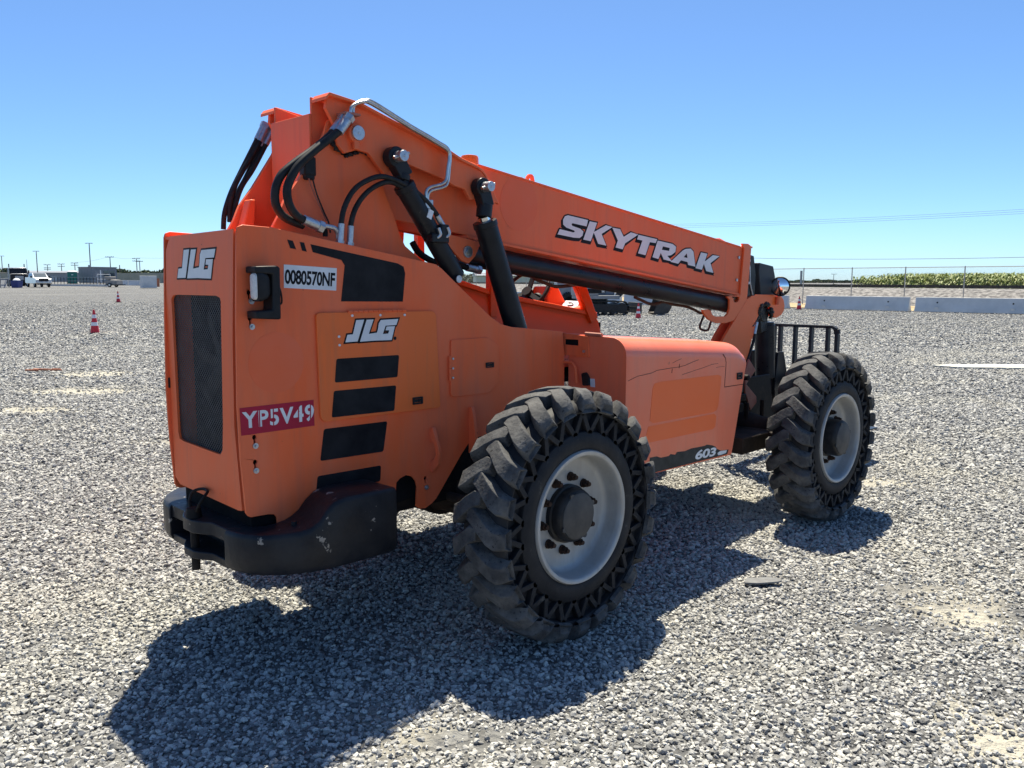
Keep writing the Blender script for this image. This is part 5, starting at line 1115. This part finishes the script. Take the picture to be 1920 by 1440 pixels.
# ---- tracked excavator behind the boom
def track(parent, y):
    mb = MB(); n = 44; pts = []
    for i in range(n):
        t = i / n * 2 * (2.2 + math.pi * .34); 
        if t < 2.2: pts.append((-1.1 + t, .70, 0))
        elif t < 2.2 + math.pi * .34: a = (t - 2.2) / .34; pts.append((1.1 + .34 * math.sin(a), .36 + .34 * math.cos(a), a))
        elif t < 4.4 + math.pi * .34: pts.append((1.1 - (t - 2.2 - math.pi * .34), .02, math.pi))
        else: a = (t - 4.4 - math.pi * .34) / .34; pts.append((-1.1 - .34 * math.sin(a), .36 - .34 * math.cos(a), math.pi + a))
    for x, z, a in pts: mb.box((x, y, z), (.125, .42, .05), Matrix.Rotation(a, 3, 'Y'))
    t = obj('track', mb, 'plastic', parent)
    mb = MB(); mb.box((0, y, .36), (2.0, .30, .42)); mb.cyl((1.08, y - .17, .36), (1.08, y + .17, .36), .27, 20); mb.cyl((-1.08, y - .17, .36), (-1.08, y + .17, .36), .27, 20)
    for x in (-.6, -.2, .2, .6): mb.cyl((x, y - .19, .17), (x, y + .19, .17), .11, 14)
    obj('track_frame', mb, 'black', t)
EX = empty('excavator', gnd((30.107, 23.406)), -.62); tag(EX, 'black tracked excavator with front blade standing behind the boom', 'excavator')
for y in (-.72, .72): track(EX, y)
mb = MB(); mb.box((0, 0, .45), (1.6, 1.1, .25)); mb.cyl((0, 0, .5), (0, 0, .80), .55, 24); obj('undercarriage', mb, 'black', EX)
mb = MB(); mb.prism(rounded([(-1.15, -.85), (1.0, -.85), (1.0, .85), (-1.15, .85)], .25), .82, 1.0, 'Z'); mb.prism(rounded([(-1.2, -.87), (-.1, -.87), (-.1, .87), (-1.2, .87)], .3), 1.0, 1.6, 'Z'); obj('house_body', mb, 'machine_grey', EX, bevel=.02)
mb = MB(); mb.box((-.30, -.885, 1.22), (1.0, .02, .22)); dk = obj('side_stripe', mb, 'decal_black', EX)
lettering('brand_lettering', 'SE', [Vector((.0, -.898, 1.15)), Vector((.16, -.898, 1.15)), Vector((.16, -.898, 1.29)), Vector((.0, -.898, 1.29))], 'white', dk, bold=.03)
mb = MB(); mb.box((.45, .42, 1.62), (1.0, .75, 1.25)); cb = obj('cab', mb, 'machine_grey', EX, bevel=.05)
mb = MB(); mb.box((.965, .42, 1.75), (.02, .6, .8)); mb.box((.45, .80, 1.75), (.75, .02, .7)); mb.box((.45, .04, 1.75), (.75, .02, .7)); obj('window', mb, 'glass', cb)
mb = MB(); mb.box((2.02, 0, .34), (.10, 2.0, .50)); mb.bar((1.0, -.5, .42), (2.0, -.5, .34), .12, .14); mb.bar((1.0, .5, .42), (2.0, .5, .34), .12, .14); mb.box((2.05, 0, .61), (.16, 2.0, .05)); obj('dozer_blade', mb, 'steel_dull', EX, bevel=.01)
mb = MB(); mb.prism([(.9, .9), (1.0, 1.15), (2.2, 2.3), (2.9, 2.5), (3.0, 2.35), (2.3, 2.05), (1.15, .9)], -.30, -.08); mb.prism([(2.75, 2.5), (3.0, 2.55), (3.45, .95), (3.3, .85)], -.28, -.10); obj('dig_arm', mb, 'black', EX, bevel=.01)
mb = MB(); bk = [(3.15, .95), (3.5, 1.0), (3.75, .75), (3.78, .40), (3.6, .10), (3.25, .02), (2.85, .05), (2.75, .12), (3.2, .18), (3.5, .35), (3.55, .6)]
mb.prism(bk, -.62, .24); mb.prism([(3.1, .9), (3.5, .95), (3.75, .7), (3.75, .35), (3.55, .08), (3.2, .03), (2.8, .08)], -.64, -.615); mb.prism([(3.1, .9), (3.5, .95), (3.75, .7), (3.75, .35), (3.55, .08), (3.2, .03), (2.8, .08)], .235, .26)
obj('bucket', mb, 'steel_dull', EX, bevel=.01)
# ---- yellow wheel loader
WLD = empty('wheel_loader', gnd((36.701, 30.247)), -.70); tag(WLD, 'yellow wheel loader with grey tail and chunky tyres behind the excavator', 'wheel loader')
mb = MB(); mb.prism(rounded([(-1.45, .75), (-1.45, 1.65), (-1.2, 1.78), (-.2, 1.80), (-.2, .75)], .1), -.75, .75); obj('tail_body', mb, 'machine_grey', WLD, bevel=.03)
mb = MB(); mb.prism([(-.2, .7), (-.2, 1.9), (.9, 1.9), (1.5, 1.3), (1.6, .7)], -.7, .7); obj('front_body', mb, 'yellow', WLD, bevel=.03)
mb = MB(); mb.box((.1, 0, 2.3), (.9, 1.0, .9)); obj('cab', mb, 'glass', WLD, bevel=.04)
for x in (-.75, 1.1):
    for y in (-.78, .78):
        w_ = empty('wheel', (x, y, .52), parent=WLD); mb = MB(); mb.lathe([(.24, -.16), (.42, -.18), (.48, -.13), (.49, 0), (.48, .13), (.42, .18), (.24, .16)], (0, 0, 0), 32)
        for kk in range(20):
            a = kk * math.pi / 10; mb.box((.50 * math.cos(a), (-.07 if kk % 2 else .07), .50 * math.sin(a)), (.06, .16, .07), Matrix.Rotation(-a, 3, 'Y'))
        obj('tyre', mb, 'rubber', w_); mb = MB(); mb.lathe([(.25, -.1), (.24, -.04), (.1, -.02), (0, -.02)], (0, 0, 0), 24); mb.lathe([(.25, .1), (.24, .04), (.1, .02), (0, .02)], (0, 0, 0), 24); obj('rim', mb, 'dark', w_)

# ---- vehicles and buildings on the far left
def simple_wheel(parent, x, y, r, w=.24):
    w_ = empty('wheel', (x, y, r), parent=parent); mb = MB(); mb.lathe([(r * .6, -w / 2), (r * .93, -w / 2), (r, -w * .35), (r, w * .35), (r * .93, w / 2), (r * .6, w / 2)], (0, 0, 0), 28); obj('tyre', mb, 'rubber', w_)
    mb = MB(); mb.lathe([(r * .6, -w * .4), (r * .5, -w * .2), (0, -w * .25)], (0, 0, 0), 20); mb.lathe([(r * .6, w * .4), (r * .5, w * .2), (0, w * .25)], (0, 0, 0), 20); obj('rim', mb, 'steel', w_)
yaw = math.atan2(-FWD.y, -FWD.x)   # facing the yard
PK = empty('pickup_truck', gnd((32.881, 125.926)), yaw + .74); tag(PK, 'white pickup truck with dark grille facing the yard at far left', 'pickup truck')
mb = MB(); hullz = [(2.95, .55), (3.02, .75), (3.0, 1.08), (2.85, 1.20), (1.55, 1.30), (.75, 1.92), (.45, 1.97), (-.85, 1.97), (-1.05, 1.90), (-1.15, 1.38), (-2.9, 1.36), (-2.95, .62), (-2.5, .50), (2.4, .48)]
secs = [[(x, y, z if z < 1.35 else z) for x, z in hullz] for y in (-.98, .98)]; mb.loft([[(x, y * (1.0 if z < 1.4 else .86), z) for x, y, z in s_] for s_ in secs]); obj('body', mb, 'car_white', PK, bevel=.05)
mb = MB(); mb.prism([(1.50, 1.335), (.76, 1.925), (.74, 1.93), (1.48, 1.33)], -.74, .74); mb.add([(1.47, -.78, 1.38), (1.47, .78, 1.38), (.80, .76, 1.91), (.80, -.76, 1.91)], [(0, 1, 2, 3)]); obj('windscreen', mb, 'glass', PK)
for sg in (-1, 1):
    mb = MB(); mb.add([(1.30, sg * .975, 1.42), (.72, sg * .86, 1.86), (-.80, sg * .86, 1.88), (-.95, sg * .975, 1.42)], [(0, 1, 2, 3)]); obj('side_window', mb, 'glass', PK)
    mb = MB(); mb.box((2.93, sg * .80, 1.0), (.16, .30, .24)); obj('headlight', mb, 'lens', PK, bevel=.03)
    mb = MB(); mb.box((1.25, sg * 1.12, 1.42), (.12, .22, .26)); obj('mirror', mb, 'plastic', PK, bevel=.03)
mb = MB(); mb.box((3.0, 0, .98), (.06, 1.20, .40)); obj('grille', mb, 'plastic', PK, bevel=.03)
mb = MB(); mb.box((3.05, 0, .62), (.16, 1.95, .22)); obj('bumper', mb, 'steel', PK, bevel=.05)
mb = MB(); mb.box((3.04, 0, .40), (.10, 1.7, .14)); obj('air_dam', mb, 'plastic', PK)
for x in (1.9, -1.9):
    for y in (-.85, .85): simple_wheel(PK, x, y, .40)
TK = empty('flatbed_truck', gnd((33.291, 136.823)), yaw + .62); tag(TK, 'dark flatbed truck with white cab roof left of the white pickup', 'truck')
mb = MB(); mb.loft([[(x, y, z) for x, z in [(1.1, .9), (1.15, 1.6), (1.0, 1.75), (.2, 1.85), (-.1, 2.55), (-.3, 2.62), (-1.7, 2.62), (-1.75, .9)]] for y in (-1.15, 1.15)]); obj('cab_body', mb, 'black', TK, bevel=.06)
mb = MB(); mb.box((-.95, 0, 2.68), (1.7, 2.2, .14)); obj('cab_roof', mb, 'car_white', TK, bevel=.05)
mb = MB(); mb.add([(.17, -1.0, 1.92), (.17, 1.0, 1.92), (-.10, .95, 2.5), (-.10, -.95, 2.5)], [(0, 1, 2, 3)]); obj('windscreen', mb, 'glass', TK)
mb = MB(); mb.box((.75, 0, 1.80), (.9, 1.9, .06)); obj('bonnet', mb, 'car_white', TK, bevel=.03)
mb = MB(); mb.box((1.15, 0, 1.2), (.06, 1.1, .6)); obj('grille', mb, 'galv', TK); mb = MB(); mb.box((1.2, 0, .75), (.2, 2.3, .26)); obj('bumper', mb, 'black', TK, bevel=.04)
mb = MB(); mb.box((-4.4, 0, 1.15), (5.2, 2.4, .2)); mb.box((-1.95, 0, 1.9), (.1, 2.3, 1.4)); obj('flatbed', mb, 'black', TK)
for sg in (-1, 1):
    mb = MB(); mb.cyl((-1.9, sg * 1.0, .9), (-1.9, sg * 1.0, 3.3), .07, 10); obj('exhaust_stack', mb, 'black', TK)
    mb = MB(); mb.box((.1, sg * 1.35, 2.1), (.12, .18, .5)); obj('mirror', mb, 'black', TK)
for x in (.3, -3.6, -5.0):
    for y in (-1.0, 1.0): simple_wheel(TK, x, y, .5, .3)
SL = empty('platform_lift', gnd((28.147, 123.588)), yaw + .5); tag(SL, 'small dark platform ladder with guard rails at the left edge of the yard', 'platform')
mb = MB()
for x in (-.7, .7):
    for y in (-.5, .5): mb.cyl((x, y, 0), (x, y, 2.6), .04, 8)
for z in (1.2, 1.95, 2.6):
    for y in (-.5, .5): mb.cyl((-.7, y, z), (.7, y, z), .03, 8)
    for x in (-.7, .7): mb.cyl((x, -.5, z), (x, .5, z), .03, 8)
obj('guard_rail', mb, 'galv', SL); mb = MB(); mb.box((0, 0, 1.1), (1.5, 1.1, .08)); obj('deck', mb, 'machine_grey', SL)
mb = MB(); mb.bar((1.6, 0, 0), (.7, 0, 1.1), .7, .06); obj('stairs', mb, 'machine_grey', SL)
mb = MB(); mb.loft([[(x * s, y * s, z) for x, y in rounded([(-.62, -.5), (.62, -.5), (.62, .5), (-.62, .5)], .1)] for s, z in ((.86, 0), (1, .86), (1.05, .88), (1.05, .95))]); o = obj('blue_bin', mb, 'blue'); o.location = gnd((29.027, 121.295)); o.rotation_euler = (0, 0, yaw); tag(o, 'dark blue plastic bin in front of the flatbed truck', 'bin')
mb = MB(); mb.loft([[(x * s, y * s, z) for x, y in rounded([(-.4, -.35), (.4, -.35), (.4, .35), (-.4, .35)], .15)] for s, z in ((.8, .9), (1, 1.0), (.6, 1.22), (.2, 1.28))]); obj('bin_contents', mb, 'white_paint', o)
# rail fence with a low kerb
RA = Vector((37.356, 137.003)); RB = Vector((41.136, 123.335)); d = (RB - RA); L = d.length; d.normalize()
rf = tag(empty('rail_fence', gnd((RA.x, RA.y))), 'black post and rail fence on a low concrete kerb at far left', 'fence')
for i in range(19):
    q = d * L * i / 18; mb = MB(); mb.box((q.x, q.y, .75), (.07, .07, 1.1)); obj('fence_post', mb, 'black', rf)
for z in (.75, 1.28):
    mb = MB(); mb.bar((0, 0, z), (d.x * L, d.y * L, z), .05, .07); obj('fence_rail', mb, 'galv', rf)
mb = MB(); mb.bar((-d.x * .3, -d.y * .3, .1), (d.x * L, d.y * L, .1), .35, .32); obj('kerb', mb, 'concrete', rf, bevel=.02)
# portable toilet
PT = empty('portable_toilet', gnd((46.010, 153.799)), yaw + .50); tag(PT, 'green portable toilet with white roof behind the rail fence', 'portable toilet')
mb = MB(); mb.box((0, 0, 1.05), (1.15, 1.5, 2.0)); obj('cabin', mb, 'teal', PT, bevel=.04); mb = MB(); mb.loft([[(x * s, y * s, z) for x, y in rounded([(-.62, -.8), (.62, -.8), (.62, .8), (-.62, .8)], .1)] for s, z in ((1, 2.06), (1, 2.14), (.7, 2.3))]); obj('roof', mb, 'car_white', PT)
mb = MB(); mb.box((.58, -.05, 1.0), (.03, .62, 1.75)); dd = obj('door', mb, 'teal', PT, bevel=.01); mb = MB(); mb.box((.605, .0, 1.6), (.02, .3, .12)); obj('sign', mb, 'white', dd)
# office container
M['office_grey'] = mat('blue_grey_cladding', (.20, .215, .235), (.17, .185, .2), rough=.6, scale=.6, stretch=(6, 6, .2))
OC = empty('site_office', gnd((50.620, 154.849)), yaw + 1.20); tag(OC, 'grey flat roofed site office cabin with windows at far left', 'cabin')
mb = MB(); mb.box((0, 0, 1.5), (3.4, 5.2, 2.7)); obj('wall', mb, 'office_grey', OC); mb = MB(); mb.box((0, 0, 2.9), (3.6, 5.4, .12)); obj('roof', mb, 'machine_grey', OC)
mb = MB(); mb.box((1.705, 1.55, 1.8), (.04, 1.1, 1.0)); obj('window', mb, 'glass', OC); mb = MB(); mb.box((1.705, .2, 1.8), (.04, 1.1, 1.0)); obj('window', mb, 'glass', OC)
mb = MB(); mb.box((1.71, -1.0, 1.3), (.05, .22, 2.2)); obj('door_post', mb, 'white_paint', OC); mb = MB(); mb.box((1.705, -1.75, 1.3), (.04, .95, 2.1)); obj('door', mb, 'machine_grey', OC)
mb = MB(); mb.cyl((-.6, -1.2, 2.9), (-.6, -1.2, 3.3), .22, 12); obj('roof_vent', mb, 'galv', OC)
mb = MB()
for y in (-1.6, .6): mb.cyl((0, y, 0), (0, y, 1.7), .04, 8)
mb.cyl((0, -1.6, 1.7), (0, .6, 1.7), .04, 8); mb.cyl((0, -1.6, .9), (0, .6, .9), .03, 8); o = obj('pipe_rail', mb, 'white_paint'); o.location = gnd((48.064, 143.269)); o.rotation_euler = (0, 0, yaw); tag(o, 'white pipe hand rail in front of the site office', 'hand rail')
# covered trailer
TR = empty('covered_trailer', gnd((40.368, 118.448)), yaw + 1.3); tag(TR, 'small trailer under a grey tarpaulin at the end of the rail fence', 'trailer')
mb = MB(); mb.loft([[(x, y * s, z) for x, y, z, s in [(-.95, -.6, .35, 1), (-.95, -.62, .9, 1), (-.8, -.5, 1.12, 1), (-.8, .5, 1.12, 1), (-.95, .62, .9, 1), (-.95, .6, .35, 1)]], [(x, y, z) for x, y, z in [(.95, -.6, .35), (.95, -.62, .85), (.8, -.5, 1.0), (.8, .5, 1.0), (.95, .62, .85), (.95, .6, .35)]]]); obj('tarpaulin', mb, 'tarp', TR, bevel=.04)
mb = MB(); mb.box((-.6, 0, 1.3), (.9, 1.3, .35)); obj('load', mb, 'tarp', TR, bevel=.08); mb = MB(); mb.box((0, 0, .3), (2.2, 1.2, .1)); mb.bar((1.0, 0, .3), (1.9, 0, .35), .1, .1); obj('bed', mb, 'black', TR)
for y in (-.65, .65): simple_wheel(TR, -.2, y, .3, .18)
# concrete bin and low blocks, screen fence
CB = empty('concrete_bin', gnd((40.171, 105.926)), yaw + .70); tag(CB, 'pale grey concrete bin beside the telehandler rear at far left', 'bin')
mb = MB(); mb.box((0, 0, .85), (1.2, 1.75, 1.55)); obj('bin_body', mb, 'concrete', CB, bevel=.03); mb = MB(); mb.box((-.3, 1.15, .75), (.5, .5, 1.1)); obj('wooden_crate', mb, 'pallet', CB)
for i, (cx, nm) in enumerate((((234, 132)), 'left'), ) if False else []: pass
A = Vector((47.092, 135.759)); B = Vector((48.468, 130.145)); dd_ = (B - A)
for j, nm in enumerate(('left', 'right')):
    p = A + dd_ * (.25 + .5 * j); mb = barrier_mesh(dd_.length * .47); o = obj('low_concrete_block', mb, 'concrete'); o.location = gnd((p.x, p.y)); o.rotation_euler = (0, 0, math.atan2(dd_.y, dd_.x)); tag(o, 'low concrete block in front of the tan screen fence, the %s one' % nm, 'concrete block', 'low concrete blocks at far left')
SA = Vector((56.729, 169.947)); SB = Vector((66.278, 139.211)); d = SB - SA; sf = tag(empty('screen_fence', gnd((SA.x, SA.y))), 'tan screened fence panels in front of the distant trees', 'fence')
for i in range(8):
    a = d * i / 8; b = d * (i + .97) / 8; mb = MB(); mb.bar((a.x, a.y, .95), (b.x, b.y, .95), .05, 1.9); obj('screen_panel', mb, 'tan', sf, smooth=0)
    mb = MB(); mb.cyl((a.x, a.y, 0), (a.x, a.y, 2.0), .04, 8); obj('fence_post', mb, 'galv', sf)
SA = Vector((38.478, 195.240)); SB = Vector((46.245, 180.417)); d = SB - SA; sf = tag(empty('screen_fence', gnd((SA.x, SA.y))), 'tan screened fence behind the platform ladder at the left edge', 'fence')
for i in range(4):
    a = d * i / 4; b = d * (i + .97) / 4; mb = MB(); mb.bar((a.x, a.y, .9), (b.x, b.y, .9), .05, 1.8); obj('screen_panel', mb, 'tan', sf, smooth=0)
# warehouses
def warehouse(p, w, dpt, h, rz, label, m):
    r_ = empty('warehouse', p, rz); tag(r_, label, 'warehouse')
    mb = MB(); mb.box((0, 0, h / 2), (dpt, w, h)); obj('wall', mb, m, r_); mb = MB(); mb.prism([(-dpt / 2 - .3, h), (0, h + dpt * .05), (dpt / 2 + .3, h), (dpt / 2 + .3, h - .25), (-dpt / 2 - .3, h - .25)], -w / 2 - .3, w / 2 + .3); obj('roof', mb, 'machine_grey', r_, smooth=0)
    for j in range(3):
        mb = MB(); mb.box((dpt / 2 + .02, -w * .3 + j * w * .3, h * .3), (.06, w * .1, h * .55)); obj('roller_door', mb, 'wall_pale' if m == 'wall_grey' else 'wall_grey', r_)
warehouse(gnd((72.247, 253.380)), 15.5, 10, 2.55, yaw + .5, 'long low grey warehouse behind the white pickup truck', 'wall_grey')
warehouse(((168.449, 157.304))[:2] + (.05,), 36, 18, 3.0, yaw + .1, 'long pale warehouse beyond the railway, seen through the cab', 'wall_pale')
# poles
def light_pole(p, h, label):
    r_ = empty('light_pole', gnd(p), yaw); tag(r_, label, 'light pole', 'yard light poles')
    mb = MB(); mb.cyl((0, 0, 0), (0, 0, h), .11, 10, .08); obj('pole', mb, 'pole', r_); mb = MB(); mb.box((0, 0, h), (.14, 1.1, .08)); mb.box((.1, -.5, h - .04), (.4, .3, .1)); mb.box((.1, .5, h - .04), (.4, .3, .1)); obj('lamp_head', mb, 'galv', r_)
light_pole((53.249, 166.356), 7.5, 'tallest light pole, rising behind the site office'); light_pole((55.255, 206.751), 7.0, 'light pole rising behind the white pickup'); light_pole((56.575, 240.765), 6.6, 'leftmost light pole, at the left edge'); 
mb = MB(); mb.cyl((0, 0, 0), (0, 0, 4.4), .05, 8, .03); o = obj('antenna_mast', mb, 'pole'); o.location = gnd((44.681, 174.913)); tag(o, 'thin dark mast between the truck and the pickup', 'mast')
PO = []
def util_pole(p, h, arms, label):
    g_ = gnd(p); r_ = empty('utility_pole', g_, yaw); tag(r_, label, 'utility pole', 'wooden utility poles'); mb = MB(); mb.cyl((0, 0, 0), (0, 0, h), .17, 8, .12); obj('pole', mb, 'pole', r_)
    for z in arms: mb = MB(); mb.box((.15, 0, z), (.12, 2.6, .16)); [mb.cyl((.15, y, z), (.15, y, z + .3), .06, 6) for y in (-1.2, -.6, .6, 1.2)]; obj('cross_arm', mb, 'pole', r_)
    PO.append(Vector((g_[0], g_[1], g_[2] + arms[0] + .3)))
for p, h, arms, lb in (((101.010, 358.917), 6.5, (6.4, 5.2, 4.6), 'leftmost far utility pole with three cross arms'), ((101.635, 344.160), 6.6, (6.5, 5.6), 'far utility pole above the warehouse, left of the green toilet'), ((98.500, 319.024), 6.6, (6.5, 5.7), 'far utility pole just above the green portable toilet'), ((93.494, 270.319), 7.7, (7.6,), 'utility pole rising behind the site office roof'), ((108.301, 288.037), 7.8, (7.7, 6.9), 'utility pole with double cross arms against the far trees'), ((114.907, 302.639), 7.2, (7.1,), 'slimmer utility pole just right of the double armed pole')): util_pole(p, h, arms, lb)
mb = MB(); mb.cyl((0, 0, 0), (0, 0, 4.6), .12, 8); o = obj('bare_post', mb, 'pole'); o.location = gnd((83.486, 235.089)); tag(o, 'short bare wooden post right of the site office', 'post')
util_pole((407.858, 179.665), 5.2, (5.1,), 'tiny utility pole far across the low crop field')
mb = MB(); mb.cyl((0, 0, 0), (0, 0, 2.75), .12, 8); o = obj('bare_post', mb, 'galv'); o.location = ((76.883, 35.343)) + (0,); tag(o, 'short grey post beyond the railway near the mirror', 'post')
def wire(pts, r, label, name='power_line'):
    mb = MB(); mb.tube(pts, r, 5, 8); o = obj(name, mb, 'wire', smooth=0); tag(o, label, 'wire', 'overhead wires')
def sag(a, b, s): m_ = (a + b) / 2; m_.z -= s; return [a, a.lerp(m_, .5) - Vector((0, 0, s * .25)), m_, m_.lerp(b, .5) - Vector((0, 0, s * .25)), b]
for i, nm in ((2, 'between the toilet pole and the office pole'), (3, 'between the office pole and the double armed pole')): wire(sag(PO[i], PO[i + 1], .5), .025, 'thin overhead wire ' + nm)
e_ = PO[4] + Vector((14, -9, .3)); wire(sag(PO[4], e_, .2), .025, 'thin overhead wire running right from the double armed pole')
def ray3(px, D, z): return Vector((px[0], px[1], z))
wa = Vector((*(118.016, 87.541), 1.737 + (527 - 431) / 1559 * 150)); wb = Vector((*(87.132, 12.388), 1.737 + (527 - 395) / 1559 * 75))
for dz, nm in ((0, 'lowest'), (.35, 'middle'), (.7, 'top')):
    o_ = Vector((0, 0, dz * .55)); wire(sag(wa + o_ * 1.5, wb + o_, .35), .013, '%s of three wires crossing the sky at upper right' % nm)
wa = Vector((*(100.353, 62.782), 1.737 + (527 - 482) / 1559 * 120)); wb = Vector((*(80.265, 9.353), 1.737 + (527 - 478) / 1559 * 68)); wire(sag(wa, wb, .38), .022, 'single wire just above the chain link fence')
# far trees
def tree_mass(name, pts, label):
    rr = random.Random(9); mb = MB()
    for (p, h, w) in pts:
        for i in range(260):
            a = rr.uniform(0, 6.28); u_ = rr.random() ** .5; zz = rr.random(); R_ = w * math.sqrt(max(.05, 1 - (2 * zz - .9) ** 2 * .8)) * u_
            c_ = Vector((p[0] + R_ * math.cos(a), p[1] + R_ * math.sin(a), ground_z(*p) + h * (.12 + .88 * zz))); s_ = rr.uniform(.35, .85)
            d1_ = Vector((rr.gauss(0, 1), rr.gauss(0, 1), rr.gauss(0, 1))).normalized() * s_; d2_ = d1_.cross(Vector((rr.gauss(0, 1), rr.gauss(0, 1), rr.gauss(0, 1)))).normalized() * s_
            mb.add([c_ - d1_, c_ - d2_ * .6, c_ + d1_, c_ + d2_ * .7], [(0, 1, 2, 3)])
    o = obj(name, mb, 'tree', smooth=0, fix=False); tag(o, label, 'trees', kind='stuff')
rr = random.Random(2)
def row(px0, px1, D, n_, h0, h1):
    a = Vector(px0); b = Vector(px1); return [((a.lerp(b, (i + rr.uniform(-.3, .3)) / n_)), rr.uniform(h0, h1), rr.uniform(3.0, 5.0)) for i in range(n_ + 1)]
tree_mass('tree_line', row((120.180, 339.771), (156.874, 303.126), 330, 14, 3.2, 4.8), 'dark green tree line beyond the tan screen fence')
tree_mass('tree_line', row((70.180, 347.307), (81.617, 335.885), 300, 6, 3.4, 5.0), 'dark trees at the left edge behind the light pole')
tree_mass('tree_line', row((263.373, 323.962), (283.387, 303.974), 420, 8, 4, 5.5), 'pale green bushes beyond the warehouse seen through the cab')
tree_mass('tree_line', row((625.201, 358.328), (714.154, 269.491), 700, 40, 1.6, 3.2), 'thin dark tree line on the horizon behind the low crop')
